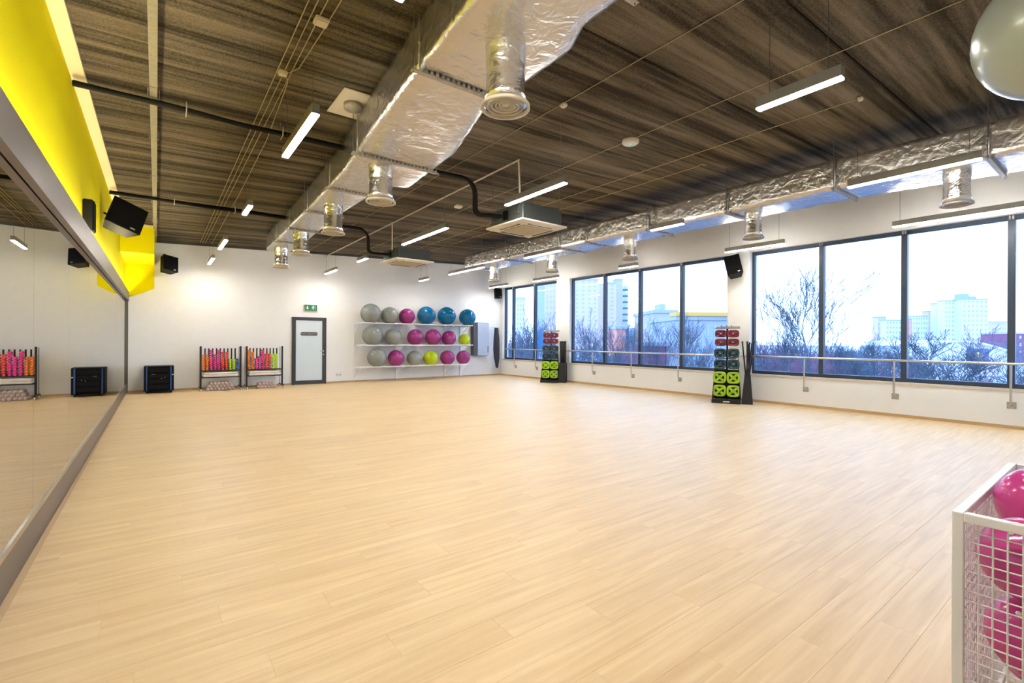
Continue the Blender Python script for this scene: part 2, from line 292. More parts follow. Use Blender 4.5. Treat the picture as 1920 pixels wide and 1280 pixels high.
lbox(-.3, -.0385, YF, YB, 2.5, 3.99).build('yellow_upper_wall', 'yellow', wl_o, label='bright yellow painted upper part of wall')
# bulkhead box at the far end + back wall paint, slanted foot is yellow LED glow painted in
XB = -.045
struct(MB().box((XL(14)-.035, 13.6, 3.33), (XB, YB-.001, 3.935)).build('trim_1', 'yellow'))
MB().prism([(XL(YB)-.0385, 2.44), (XB-.25, 2.575), (XB, 2.72), (XB, 3.329), (XL(YB)-.0385, 3.329)], YB-.006, YB+.001, 'xz').build('yellow_paint_and_glow_patch', 'yellow', bpy.data.objects['wall_back'], label='yellow corner paint beside the mirror, slanted lower part a painted-in glow')
t2 = MB(); lbox(-.038, .075, YF, 13.6, 3.945, 3.975, t2); t2.box((XL(14)-.03, 13.56, 3.936), (XB, 13.70, 3.975)); struct(t2.build('trim_2', 'cream'))
tb = MB(); tb.add([(-.02, YB-.07, CZ(0)-.07), (XR, YB-.07, CZ(XR)-.07), (XR, YB-.001, CZ(XR)-.07), (-.02, YB-.001, CZ(0)-.07), (-.02, YB-.07, CZ(0)-.004), (XR, YB-.07, CZ(XR)-.004), (XR, YB-.001, CZ(XR)-.004), (-.02, YB-.001, CZ(0)-.004)],
                  [(0, 3, 2, 1), (4, 5, 6, 7), (0, 1, 5, 4), (1, 2, 6, 5), (2, 3, 7, 6), (3, 0, 4, 7)]); struct(tb.build('trim_3', 'darkg'))
# skirting
sk = MB(); xx = XL(YB)+.012
sk.box((xx, YB-.016, 0), (3.31, YB-.0005, .055)); sk.box((4.34, YB-.016, 0), (XR-.0165, YB-.0005, .055)); struct(sk.build('baseboard_back', 'skirt'))
struct(MB().box((XR-.016, YF+.001, 0), (XR-.0005, YB-.017, .055)).build('baseboard_right', 'skirt'))
# ================================================================ WINDOWS
XG = XR+.15
MULL = [[14.96, 13.63], [10.19, 8.83, 7.46], [4.12, 2.73, 1.33]]
for i, (a, b) in enumerate(WIN):
    w = MB(); fw = .075; zb, zt = ZS+.05, ZH
    w.cbox((XG-.05, a, zb), (XG+.05, b, zb+fw)); w.cbox((XG-.05, a, zt-fw), (XG+.05, b, zt))
    w.cbox((XG-.05, a, zb+fw), (XG+.05, a+fw*.8, zt-fw)); w.cbox((XG-.05, b-fw*.8, zb+fw), (XG+.05, b, zt-fw))
    wo = struct(w.build('window_%d' % (i+1), 'frame'))
    ms = MULL[i]
    for m_ in ms: MB().cbox((XG-.065, m_-.045, zb+fw), (XG+.05, m_+.045, zt-fw)).build('mullion', 'frame', wo)
    for m_ in ms: MB().cbox((XG-.085, m_-.03, zt-fw+.002), (XG-.05, m_-.008, zt-.012)).cbox((XG-.085, m_+.008, zt-fw+.002), (XG-.05, m_+.03, zt-.012)).build('frame_clip', 'galv', wo)
    ed = sorted([a+fw*.8]+ms+[b-fw*.8])
    for p, q in zip(ed[:-1], ed[1:]):
        p0 = p+(.045 if p in ms else 0); q0 = q-(.045 if q in ms else 0)
        MB().box((XG-.004, p0, zb+fw), (XG+.004, q0, zt-fw)).build('pane', 'glass', wo)
    MB().cbox((XR-.012, a, ZS), (XG+.05, b, ZS+.05)).build('window_sill', 'sill', wo)
# ================================================================ MIRROR WALL
mw = thing('wall_mirror', 'floor to head height wall mirror with grey metal frame along left wall', 'mirror', (0, 0, 0))
js = [YF+.03]+[1.4, 2.9, 4.42, 5.95, 7.42, 9.0, 10.6, 12.1, 13.6]+[YB-.03]
for a, b in zip(js[:-1], js[1:]): lbox(-.018, -.006, a+.0012, b-.0012, .25, 2.42).build('mirror_panel', 'mirror', mw)
lbox(-.0195, .0, YF+.01, YB-.025, 0, .215).build('plinth', 'greymetal', mw)
lbox(-.0195, .002, YF+.01, YB-.025, .215, .222).build('plinth_channel', 'chrome', mw, label='thin chrome mirror channel')
lbox(-.0055, .002, YF+.01, YB-.025, .222, .252).build('plinth_channel', 'chrome', mw)
hb = MB(); lbox(-.0395, .048, YF+.01, YB-.02, 2.425, 2.545, hb); lbox(.040, .048, YF+.01, YB-.02, 2.545, 2.60, hb); lbox(.0, .048, YF+.01, YB-.02, 2.36, 2.425, hb); hb.build('head_frame', 'greymetal', mw)
lbox(-.02, .03, YB-.024, YB-.002, 0, 2.425).build('end_strip', 'mback', mw, label='dark vertical end strip')
st = thing('led_strip', 'glowing warm strip lamp hidden on top of the mirror frame', 'strip light', (0, 0, 0))
lbox(-.010, .015, 0.3, YB-.1, 2.5452, 2.552).build('strip_channel', 'lamp', st)
lbox(-.006, .011, .3, YB-.1, 2.5521, 2.556).build('strip_diffuser', 'led', st)
# ================================================================ DOOR (on the back wall)
dx0, dx1, dz = 3.32, 4.33, 2.085
d1 = struct(MB().cbox((dx0, YB-.05, 0.0), (dx0+.05, YB-.001, dz)).cbox((dx1-.05, YB-.05, 0), (dx1, YB-.001, dz)).cbox((dx0+.05, YB-.05, dz-.05), (dx1-.05, YB-.001, dz)).build('door_1', 'door_f'))
lf = MB(); a, b, y0, y1 = dx0+.053, dx1-.053, YB-.062, YB-.012
lf.box((a, y0, .01), (a+.05, y1, dz-.053)).box((b-.075, y0, .01), (b, y1, dz-.053)).box((a+.05, y0, .01), (b-.075, y1, .125)).box((a+.05, y0, dz-.10), (b-.075, y1, dz-.053)); leaf = lf.build('door_leaf', 'door_f', d1)
MB().box((a+.05, y0+.015, .125), (b-.075, y1-.01, dz-.10)).build('frosted_pane', 'frost', d1)
sx0, sx1, sz0, sz1 = 3.56, 4.06, 1.515, 1.625; rr = .04; poly = []
for cx_, cz_, a0 in ((sx1-rr, sz1-rr, 0), (sx0+rr, sz1-rr, 90), (sx0+rr, sz0+rr, 180), (sx1-rr, sz0+rr, 270)):
    for k in range(5): an = math.radians(a0+k*22.5); poly.append((cx_+rr*math.cos(an), cz_+rr*math.sin(an)))
ds = MB().prism(poly, y0+.009, y0+.015, 'xz').build('door_sign', 'plate_d', d1)
Mx = FACE.copy(); Mx.translation = Vector(((sx0+sx1)/2, y0+.0075, (sz0+sz1)/2)); text_mesh('sign_lettering', 'POM. MAGAZYN', .062, 'letter', ds, Mx)
hd = MB().tube([(b-.04, y0-.001, 1.03), (b-.04, y0-.05, 1.03), (b-.16, y0-.05, 1.03)], .011).lathe([(.026, 0), (.026, .008)], 16, (b-.04, y0-.009, 1.03), 'y').lathe([(.024, 0), (.024, .008)], 16, (b-.04, y0-.009, .93), 'y').build('door_handle', 'chrome', d1)
# exit sign
es = thing('exit_sign', 'small green emergency exit sign with white arrow above the grey door', 'sign', (3.855, YB-.03, 2.29))
MB().cbox((-.185, -.03, 0), (.185, .029, .185), .006).build('housing', 'galv', es); MB().box((-.175, -.0325, .01), (.175, -.030, .175)).build('sign_face', 'sign_g', es)
MB().prism([(-.115, .15), (-.085, .15), (-.085, .09), (-.05, .09), (-.10, .035), (-.15, .09), (-.115, .09)], -.0345, -.0328, 'xz').build('arrow', 'sign_w', es)
rm = MB().lathe([(.013, 0), (.013, .0017)], 12, (.075, -.0345, .145), 'y')
for q in ([(.05, .13), (.085, .125), (.075, .075), (.05, .08)], [(.05, .08), (.068, .078), (.045, .05), (.02, .045), (.02, .055), (.04, .06)], [(.06, .08), (.078, .078), (.095, .045), (.085, .025), (.075, .03), (.08, .045)], [(.08, .125), (.105, .10), (.12, .105), (.12, .096), (.10, .088), (.078, .11)], [(.05, .13), (.03, .11), (.02, .09), (.028, .086), (.04, .103), (.055, .115)]): rm.prism(q, -.0345, -.0328, 'xz')
rm.build('running_figure', 'sign_w', es); MB().prism([(.125, .025), (.135, .025), (.135, .16), (.02, .16), (.02, .15), (.125, .15)], -.0345, -.0328, 'xz').build('door_outline', 'sign_w', es)
for i, (x_, s_) in enumerate(((4.68, 'left'), (4.78, 'right'))):
    so = thing('wall_socket', 'small white wall socket low right of the door, %s one of the pair' % s_, 'socket', (x_, YB-.012, .26)); MB().cbox((-.04, -.006, -.04), (.04, .0115, .04)).build('cover_plate', 'socket', so); MB().lathe([(.02, 0), (.02, .002)], 14, (0, -.0085, 0), 'y').build('socket_face', 'galv', so)

# ================================================================ PENDANT LIGHTS
ROWX = [1.125, 4.15, 7.18, 10.25]; ROWN = ['mirror side', 'mirror side of the AC units', 'window side of the AC units', 'window wall']
GY = [1.70, 5.06, 8.44, 11.85, 14.55]; LENS = [[1.9, 1.25, .65, 1.25, 1.15], [.64, 1.28, 1.9, .65, 1.1], [1.25, .65, 1.28, 1.9, .62], [1.9, 1.25, .62, 1.25, 1.15]]
ORD = ['nearest', 'second', 'third', 'fourth', 'farthest']; GYA = {0: [1.70, 5.05, 8.39, 11.8, 14.5]}
RN = ['row nearest the mirror', 'row beside the AC units', 'row beside the window duct', 'row along the windows']
for ri, X in enumerate(ROWX):
    for k, L_ in enumerate(LENS[ri]):
        if not L_: continue
        yc = GYA.get(ri, GY)[k]; zb = 3.40; nm = {0: 'short', 1: 'medium length'}[0 if L_ < .8 else 1] if L_ < 1.6 else 'long'
        o_ = ORD[k]
        if X*0+yc+L_/2 > YB-.05: yc = YB-.06-L_/2
        t = thing('pendant_light', '%s linear pendant lamp, %s in the %s' % (nm, o_, RN[ri]), 'light', (X, yc, zb), 0, 'linear pendant lights hung from the ceiling')
        h = L_/2; w = .034
        MB().cbox((-w, -h, .022), (w, h, .095), .003).box((-w, -h, .006), (-w+.004, h, .0225)).box((w-.004, -h, .006), (w, h, .0225)).box((-w, -h, .006), (w, -h+.004, .0225)).box((-w, h-.004, .006), (w, h, .0225)).build('housing', 'lamp', t)
        MB().cbox((-w+.002, -h+.002, -.009), (w-.002, h-.002, .0055), .003).build('diffuser', 'tube', t)
        top = CZ(X)-zb
        for s in (-1, 1):
            MB().tube([(0, s*(h-.1), .095), (0, s*(h-.1), top-.0005)], .0025, 5).build('suspension_wire', 'wire', t)
# ================================================================ DUCTS
random.seed(4)
def duct(name, label, secs, hang, collars, matf, zc):
    """secs: (y, xl, xr, zb, zt); each span between break points is its own foil wrapped section"""
    t = thing(name, label, 'air duct', (0, 0, 0))
    def at(y):
        for a, b in zip(secs[:-1], secs[1:]):
            if a[0] <= y <= b[0]:
                f = (y-a[0])/(b[0]-a[0]); return [a[i]+(b[i]-a[i])*f for i in range(1, 5)]
        return list(secs[-1][1:])
    br = [secs[0][0]]+hang+[secs[-1][0]]
    for a, b in zip(br[:-1], br[1:]):
        n = max(2, int((b-a)/.07)); mb = MB(); vs = []; fs = []; K = 36
        for i in range(n+1):
            y = a+(b-a)*i/n; xl, xr, z0, z1 = at(y); rc = .03; bulge = .007*math.sin(PI*i/n)
            ring = []
            per = [(xl, z0), (xr, z0), (xr, z1), (xl, z1)]
            for s_ in range(4):
                p, q = per[s_], per[(s_+1) % 4]
                for k in range(9):
                    f = (k+.5)/9; x = p[0]+(q[0]-p[0])*f; z = p[1]+(q[1]-p[1])*f; nx, nz = [(0, -1), (1, 0), (0, 1), (-1, 0)][s_]
                    e = bulge*math.sin(PI*f)+random.uniform(-.004, .004); ring.append((x+nx*e, y+random.uniform(-.006, .006)*(0 < i < n), z+nz*e))
            vs += ring
        for i in range(n):
            for k in range(K): fs.append((i*K+k, i*K+(k+1) % K, (i+1)*K+(k+1) % K, (i+1)*K+k))
        fs.append(tuple(range(K))); fs.append(tuple(n*K+k for k in range(K)))
        mb.add(vs, fs, True).build('duct_section', matf, t)
    for y in hang:
        xl, xr, z0, z1 = at(y)
        mb = MB().box((xl-.07, y-.022, z0-.030), (xr+.07, y+.022, z0-.020)); n = int((xr-xl+.14)/.05)
        for k in range(n): mb.box((xl-.06+k*.05, y-.0225, z0-.019), (xl-.035+k*.05, y-.019, z0+.004)); mb.box((xl-.06+k*.05, y+.019, z0-.019), (xl-.035+k*.05, y+.0225, z0+.004))
        mb.build('hanger_bar', 'galv', t)
        for x in (xl-.05, xr+.05): MB().tube([(x, y, z0-.04), (x, y, CZ(x)-.001)], .0045, 6).build('hanger_rod', 'wire', t)
        MB().tube([(xl-.004, y, z0-.004), (xr+.004, y, z0-.004), (xr+.004, y, z1+.004), (xl-.004, y, z1+.004)], .005, 6, closed=True).build('joint_tape', matf, t)
    for (x, y, r, white) in collars:
        xl, xr, z0, z1 = at(y); zb = 3.12; H = z0-zb
        c = MB(); prof = [(r*.98, .035), (r*.90, .10), (r*.86, .13), (r*.86, H*.55), (r*.83, H*.6), (r*.88, H*.7), (r*.90, H-.02), (r*.93, H+.01)]
        co = c.lathe(prof, 28, (x, y, zb)).build('collar', 'foil2', t)
        dfm = 'diff_w' if white else 'galv'
        dd = MB()
        for k, q in enumerate((1.10, .82, .64, .47, .31)):
            ro = r*q; ri_ = ro-r*(.13 if k == 0 else .07); z_ = .0+.006*k
            vs = []; fs = []; n = 32
            for (R_, Z_) in ((ro, z_), (ro-.002, z_+.022), (ri_, z_+.022), (ri_+.002, z_)):
                for jx in range(n): an = 2*PI*jx/n; vs.append((x+R_*math.cos(an), y+R_*math.sin(an), zb+Z_))
            for ii in range(4):
                for jx in range(n): fs.append((ii*n+jx, ii*n+(jx+1) % n, ((ii+1) % 4)*n+(jx+1) % n, ((ii+1) % 4)*n+jx))
            dd.add(vs, fs, True)
        dd.lathe([(r*.15, .026), (r*.17, .04)], 20, (x, y, zb)); dd.build('diffuser', dfm, co)
        MB().lathe([(r*.84, .052), (r*.84, .056)], 24, (x, y, zb)).build('damper_plate', 'darkg', co)
    return t
R1 = .167
duct('ventilation_duct', 'large foil wrapped rectangular air duct overhead left of centre', [(-.45, 1.48, 2.32, 3.57, 4.0), (2.0, 1.55, 2.37, 3.57, 4.0), (2.35, 1.59, 2.37, 3.57, 4.0), (2.62, 1.62, 2.50, 3.57, 4.0), (3.8, 1.70, 2.50, 3.57, 4.0), (4.9, 1.80, 2.80, 3.57, 4.0), (6.35, 1.95, 2.90, 3.57, 4.0), (6.5, 1.96, 2.62, 3.58, 4.0), (8.5, 2.06, 2.60, 3.60, 4.0), (9.4, 2.08, 2.64, 3.60, 4.0), (12.2, 2.16, 2.72, 3.60, 4.0), (13.1, 2.18, 2.72, 3.60, 4.0)],
     [1.95, 3.50, 5.50, 7.05, 8.6, 10.2, 11.7], [(2.07, 2.86, R1, 1), (2.25, 5.77, R1, 1), (2.30, 7.95, R1, 1), (2.36, 10.35, R1, 1), (2.40, 12.5, R1, 1)], 'foil', 0)
duct('ventilation_duct', 'foil wrapped air duct running above the window side', [(-.45, 7.72, 8.72, 3.55, 3.97), (1.0, 7.72, 8.72, 3.55, 3.97), (2.6, 7.60, 8.40, 3.55, 3.97), (4.0, 7.64, 8.36, 3.55, 3.97), (6.2, 7.56, 8.34, 3.55, 3.95), (9.0, 7.48, 8.30, 3.55, 3.95), (12.3, 7.42, 8.26, 3.55, 3.95)],
     [1.10, 2.62, 4.20, 5.75, 7.35, 8.2, 10.2, 11.9], [(8.03, 1.43, .15, 0), (8.0, 3.95, .15, 0), (8.03, 6.56, .15, 0), (7.97, 8.97, .15, 0), (7.93, 11.49, .15, 0)], 'foil', 0)
# ================================================================ CABLE TRAY, PIPES, CABLES
ct = thing('cable_tray', 'perforated steel cable tray along the ceiling next to the yellow wall', 'cable tray', (0, 0, 0)); n = 0
for k in range(5):
    a = YF+.05+k*3.2; b = min(a+3.19, YB-.09); mb = MB().box((-.065, a, 3.905), (-.001, b, 3.909)).box((-.065, a, 3.909), (-.061, b, 3.93)).box((-.005, a, 3.909), (-.001, b, 3.93))
    for q in range(int((b-a)/.1)):
        for xo in (-.052, -.024): mb.box((xo, a+.03+q*.1, 3.9035), (xo+.010, a+.07+q*.1, 3.905))
    mb.build('tray_length', 'tray', ct)
for y_ in (4.0, 6.2, 7.45, 9.4, 11.0, 12.8, 14.4): MB().tube([(-.08, y_, 3.995), (-.08, y_, 3.90), (.014, y_, 3.895), (.014, y_, 3.998)], .005, 6).build('hanger_hoop', 'galv', ct)
def pipes(label, Y, x1, y1, xa, ya, seed, xend):
    random.seed(seed); t = thing('insulated_pipes', label, 'pipe', (0, 0, 0)); z = 3.86
    for q, (dy, dz) in enumerate(((0, 0), (.055, .03))):
        pts = [(XL(Y)-.02, Y+dy, 3.86+dz)]
        x = 0.1
        while x < x1-.4: pts.append((x, Y+dy+random.uniform(-.015, .015), z+dz+random.uniform(-.012, .012)+.0)); x += .7
        for k in range(7): an = PI/2*k/6; pts.append((x1-.22+.22*math.sin(an), Y+dy, z+dz-.22+.22*math.cos(an)+.02*0))
        for zz in (3.5,): pts.append((x1, Y+dy, zz))
        for k in range(1, 5): an = PI/2*k/4; pts.append((x1+.12-.12*math.cos(an), Y+dy+.01*k, 3.46-.09*math.sin(an)))
        pts.append((xa, ya+dy, 3.37+dz*.2)); MB().tube(pts, .027, 10).build('pipe', 'rubber', t)
    for x in (.25, 1.2, 3.05):
        if x < x1-.3: MB().tube([(x, Y-.05, 3.93), (x, Y-.04, 3.83), (x, Y+.1, 3.83), (x, Y+.11, CZ(x)-.001)], .006, 6).build('pipe_clamp', 'galv', t)
    return t
pipes('pair of black insulated pipes bending down to the near AC unit', 6.22, 3.95, 0, 4.385, 6.15, 1, 0)
pipes('pair of black insulated pipes bending down to the far AC unit', 10.50, 3.82, 0, 4.30, 10.52, 2, 0)
dp = thing('drain_pipe', 'thin cream drain pipe below the ceiling with drops to both AC units', 'pipe', (0, 0, 0))
MB().tube([(4.27, 5.55, 4.06), (4.27, YB-.09, 4.02)], .014, 8).build('pipe_run', 'pvc', dp)
for y_, x_, zt in ((5.60, 4.33, 3.45), (10.32, 4.30, 3.45)): MB().tube([(4.27, y_, 4.06), (4.30, y_, 4.05), (x_, y_, zt+.1), (x_, y_, zt)], .014, 8).build('pipe_drop', 'pvc', dp)
def cable(name, label, pts, r=.0048):
    o = MB().tube([(x, y, CZ(x)-r-.003-dz) for x, y, dz in pts], r, 6).build(name, 'cable'); return tag(o, label, 'cable', 'cables clipped to the ceiling')
for i, x in enumerate((.93, .99, 1.05)): cable('ceiling_cable', 'thin beige ceiling cable, %s of three parallel ones left of the duct' % ('left', 'middle', 'right')[i], [(x, YF+.02, 0), (x+.01, 8, .0), (x+.02, YB-.1, 0)])
cable('ceiling_cable', 'thin beige kinked ceiling cable right beside the three parallel ones', [(1.16, YF+.02, 0), (1.17, 2.5, 0), (1.13, 4.2, .0), (1.10, 4.95, 0), (1.02, 5.12, 0), (1.07, 5.3, 0), (1.16, 7, 0), (1.20, 10, 0), (1.22, YB-.1, 0)])
cable('ceiling_cable', 'thin beige ceiling cable just right of the large duct', [(3.76, YF+.02, 0), (3.74, 5, 0), (3.75, YB-.1, 0)])
cable('ceiling_cable', 'thin beige ceiling cable passing the round green lit detector', [(5.25, YF+.02, 0), (5.26, 6, 0), (5.24, YB-.1, 0)])
cable('ceiling_cable', 'thin beige ceiling cable starting at a small box above the long window side light', [(6.54, 2.05, 0), (6.5, 6, 0), (6.5, YB-.1, 0)])
cable('ceiling_cable', 'thin beige ceiling cable nearest the window side duct ending in a loop', [(7.10, 4.33, 0), (7.08, 4.25, .02), (7.04, 4.30, 0), (7.08, 4.5, 0), (7.05, 8, 0), (7.05, YB-.1, 0)])
def small_box(label, x, y, s=.09, h=.05, name='junction_box', cat='junction box', m='pvc'):
    t = thing(name, label, cat, (x, y, CZ(x)-.003)); MB().cbox((-s/2, -s/2, -h), (s/2, s/2, 0), .006).build('box_body', m, t); MB().cbox((-s*.42, -s*.42, -h-.008), (s*.42, s*.42, -h), .003).build('box_lid', 'diff_w', t); return t
small_box('small cube shaped sensor on the dark ceiling near the pearl ball', 6.48, 1.02, .07, .06, 'ceiling_sensor', 'sensor')
small_box('small beige box between the ceiling cables near the top of the picture', 1.08, 4.09, .11, .03)
small_box('small beige box at the kink of the ceiling cable', .985, 5.10, .08, .03)
small_box('small white ceiling box above the third light of the AC row', 5.0, 8.55, .14, .04)
small_box('small box where the ceiling cable beside the round detector starts', 6.54, 2.0, .05, .03)
small_box('small ceiling box on the cable just right of the duct', 3.76, 4.05, .07, .03)
em = thing('round_detector', 'round white ceiling detector with a green indicator', 'detector', (5.26, 4.30, CZ(5.26)-.003))
MB().lathe([(.10, 0), (.115, -.008), (.115, -.045), (.10, -.06)], 28).build('detector_body', 'diff_w', em); MB().lathe([(.098, -.0602), (.09, -.065)], 28).build('detector_lens', 'socket', em); MB().lathe([(.014, -.0652), (.012, -.069)], 12).build('indicator', 'greenled', em)
hp = thing('ceiling_access_plate', 'pale square ceiling plate with a round spigot beside the large duct', 'ceiling plate', (1.74, 5.33, CZ(1.74)-.006))
MB().box((-.17, -.28, -.02), (.33, .36, -.010)).build('plate', 'diff_w', hp); MB().lathe([(.10, -.0205), (.10, -.075)], 20, (.02, .02, 0)).build('spigot', 'galv', hp)
# ================================================================ AC CASSETTES
def ac(label, x, y, rz):
    z = 3.20; t = thing('ac_cassette', label, 'air conditioner', (x, y, z), rz, 'ceiling cassette air conditioners')
    MB().cbox((-.41, -.41, .045), (.41, .41, .30), .01).build('casing', 'acbody', t)
    pb = MB(); h = .47; k = .42
    pb.add([(-k, -k, 0), (k, -k, 0), (k, k, 0), (-k, k, 0), (-h, -h, .02), (h, -h, .02), (h, h, .02), (-h, h, .02), (-h, -h, .044), (h, -h, .044), (h, h, .044), (-h, h, .044)],
           [(0, 3, 2, 1), (0, 1, 5, 4), (1, 2, 6, 5), (2, 3, 7, 6), (3, 0, 4, 7), (4, 5, 9, 8), (5, 6, 10, 9), (6, 7, 11, 10), (7, 4, 8, 11), (8, 9, 10, 11)]); pb.build('panel', 'acpanel', t)
    MB().cbox((-.27, -.27, -.010), (.27, .27, -.0005), .006).build('intake_grille', 'acgrille', t)
    for a in range(4):
        MB().box((-.25, .325, -.004), (.25, .375, -.0005)).xf(Matrix.Rotation(a*PI/2, 4, 'Z')).build('louvre', 'darkg', t)
        MB().cbox((-.25, .385, -.012), (.25, .40, -.0005), .004).xf(Matrix.Rotation(a*PI/2, 4, 'Z')).build('louvre_blade', 'acpanel', t)
    for sx_ in (-1, 1):
        for sy_ in (-1, 1):
            zc = CZ(x)-z; MB().tube([(sx_*.43, sy_*.33, .15), (sx_*.43, sy_*.33, zc-.004)], .005, 6).cbox((sx_*.405, sy_*.33-.02, .14), (sx_*.45, sy_*.33+.02, .16), .002).build('hanger_rod', 'wire', t)
    MB().cbox((-.44, -.05, .10), (-.4101, .06, .24), .004).build('valve_box', 'black', t)
    return t
ac('square ceiling AC cassette hanging right of the large duct, the nearer of two', 4.83, 6.08, 0.03); ac('square ceiling AC cassette hanging near the back wall, the farther of two', 4.74, 10.5, 0.03)
# ================================================================ SPEAKERS
def speaker(label, loc, rot, w, h, d, wallp, name='wall_speaker'):
    t = thing(name, label, 'speaker', loc, 0, 'black wall speakers'); t.rotation_euler = rot
    MB().prism([(-w/2, 0), (w/2, 0), (w*.34, d), (-w*.34, d)], -h/2, h/2).build('cabinet', 'black', t)
    MB().cbox((-w/2+.008, -.012, -h/2+.008), (w/2-.008, -.0005, h/2-.008), .004).build('grille', 'grille', t)
    MB().cbox((w*.18, -.0145, -h/2+.035), (w*.32, -.0122, -h/2+.055), .001).build('badge', 'galv', t)
    inv = (Matrix.Translation(Vector(loc)) @ t.rotation_euler.to_matrix().to_4x4()).inverted(); wp = inv @ Vector(wallp)
    b = MB().tube([(0, d-.0, 0), (0, d+.02, 0), tuple(wp)], .016, 8).build('bracket', 'black', t)
    return t
def toward(x, y, tx, ty): return math.atan2(ty-y, tx-x)+PI/2
speaker('large black speaker tilted on the yellow wall above the mirror', (-.36, 9.3, 3.27), (math.radians(-12), math.radians(20), math.radians(20)), .46, .44, .26, (XL(9.7)-.035, 9.75, 3.36))
speaker('black speaker on the back wall just right of the yellow corner', (.30, 15.30, 3.37), (math.radians(-14), math.radians(8), math.radians(28)), .36, .42, .24, (.34, YB-.003, 3.42))
speaker('black speaker tilted on the pillar between the window groups', (10.80, 5.80, 3.20), (math.radians(-16), math.radians(-12), math.radians(-62)), .34, .48, .28, (XR-.003, 5.86, 3.30))
speaker('small black speaker in the far corner above the hanging bands', (10.83, 15.36, 3.27), (math.radians(-8), 0, math.radians(-10)), .30, .38, .2, (10.86, YB-.003, 3.30))
sp = thing('slim_speaker', 'slim black speaker flat on the yellow wall before the large speaker', 'speaker', (XL(7.3)-.035, 7.30, 2.62))
MB().cbox((0, -.11, 0), (.09, .11, .36), .01).build('cabinet', 'black', sp); MB().cbox((.0902, -.095, .015), (.10, .095, .345), .004).build('grille', 'grille', sp); MB().box((.02, -.06, -.03), (.06, .06, -.0005)).build('bracket', 'galv', sp)
# ================================================================ BALLET BARRE
bt = thing('ballet_barre', 'long steel ballet barre mounted along the window wall', 'barre', (0, 0, 0)); XBAR, ZBAR = 11.06, 1.057
MB().tube([(XBAR, -.3, ZBAR), (XBAR, 15.2, ZBAR)], .022, 14).build('rail', 'steel', bt)
for y_ in (1.31, 2.83, 4.37, 7.43, 8.98, 10.52, 13.35, 14.62):
    br = MB().tube([(XBAR, y_, ZBAR-.02), (XBAR, y_, .47), (XBAR+.02, y_, .41), (XR-.012, y_, .375)], .016, 10).build('bracket', 'steel', bt)
    MB().cbox((XR-.012, y_-.055, .325), (XR-.0008, y_+.055, .435), .002).build('wall_plate', 'galv', br)
    for by2 in (-.04, .04):
        for bz2 in (.34, .42): MB().lathe([(.008, 0), (.008, .004)], 8, (XR-.0165, y_+by2, bz2), 'x').build('bolt', 'chrome', br)
# ================================================================ BALL RACK AND BALLS
rk = thing('ball_rack', 'white three shelf wall rack full of exercise balls on the back wall', 'rack', (0, 0, 0))
RY0, RY1 = 15.13, 15.39; SH = [(1.94, 5.21, 9.49), (1.215, 5.21, 9.50), (.505, 5.21, 9.33)]
for z, a, b in SH:
    for y_ in (RY0, RY1): MB().cbox((a, y_-.016, z-.018), (b, y_+.016, z+.018), .006).build('shelf_rail', 'whitesteel', rk)
    for x in (5.23, 6.72, 8.62, 9.30):
        MB().cbox((x-.013, RY0-.012, z-.044), (x+.013, YB-.036, z-.019), .003).build('bracket_arm', 'whitesteel', rk)
        MB().tube([(x, RY0+.03, z-.04), (x, YB-.05, z-.34)], .008, 6).build('strut', 'whitesteel', rk)
for x in (5.23, 6.72, 8.62, 9.30): MB().cbox((x-.05 if x > 6 else x-.02, YB-.035, .05), (x+.05 if x > 6 else x+.02, YB-.001, 1.96), .003).build('upright', 'whitesteel', rk)
CLR = dict(s=('silver', 'silver grey'), m=('magenta', 'magenta'), b=('blue', 'blue'), l=('lime', 'lime green'))
BALLS = [[(5.63, .325, 's'), (6.28, .285, 's'), (6.90, .275, 'm'), (7.64, .325, 'b'), (8.45, .335, 'b'), (9.33, .315, 'b')],
         [(5.69, .325, 's'), (6.41, .29, 's'), (7.22, .285, 'm'), (7.90, .29, 'm'), (8.55, .27, 'm'), (9.20, .22, 'l')],
         [(5.85, .315, 's'), (6.51, .28, 'm'), (7.19, .265, 's'), (7.82, .262, 'l'), (8.49, .268, 'm'), (9.16, .262, 'm')]]
PN = ['first', 'second', 'third', 'fourth', 'fifth', 'sixth']; SN = ['top', 'middle', 'bottom']; bm_cache = {}
for si, row in enumerate(BALLS):
    z = SH[si][0]+.018; hs = (RY1-RY0)/2
    for k, (x, r, c) in enumerate(row):
        zc = z+math.sqrt(r*r-hs*hs)-.006*0+.000
        # sphere touches the inner upper edges of the two rails
        t = thing('exercise_ball', '%s exercise ball, %s from the left on the %s shelf' % (CLR[c][1], PN[k], SN[si]), 'ball', (x, (RY0+RY1)/2, zc-r), 0, 'exercise balls on the wall rack')
        key = (r, c)
        if key not in bm_cache: bm_cache[key] = (MB().sphere((0, 0, r), r, 40, 26, 1, .0022).mesh('ball_shell', MT[CLR[c][0]]), MB().lathe([(.012, -.004), (.014, .003), (.008, .006)], 10, (0, 0, 0), 'y').mesh('valve_plug', MT['plug']))
        s_, p_ = bm_cache[key]; o = bpy.data.objects.new('ball_shell', s_); COL.objects.link(o); o.parent = t
        o = bpy.data.objects.new('valve_plug', p_); COL.objects.link(o); o.parent = t; an = (k*37+si*50) % 90-60; el = 20+10*(k % 3)
        d_ = Vector((math.sin(math.radians(an))*math.cos(math.radians(el)), -math.cos(math.radians(an))*math.cos(math.radians(el)), math.sin(math.radians(el))))
        o.rotation_mode = 'QUATERNION'; o.rotation_quaternion = Vector((0, 1, 0)).rotation_difference(d_); o.location = Vector((0, 0, r))+d_*(r+.001)
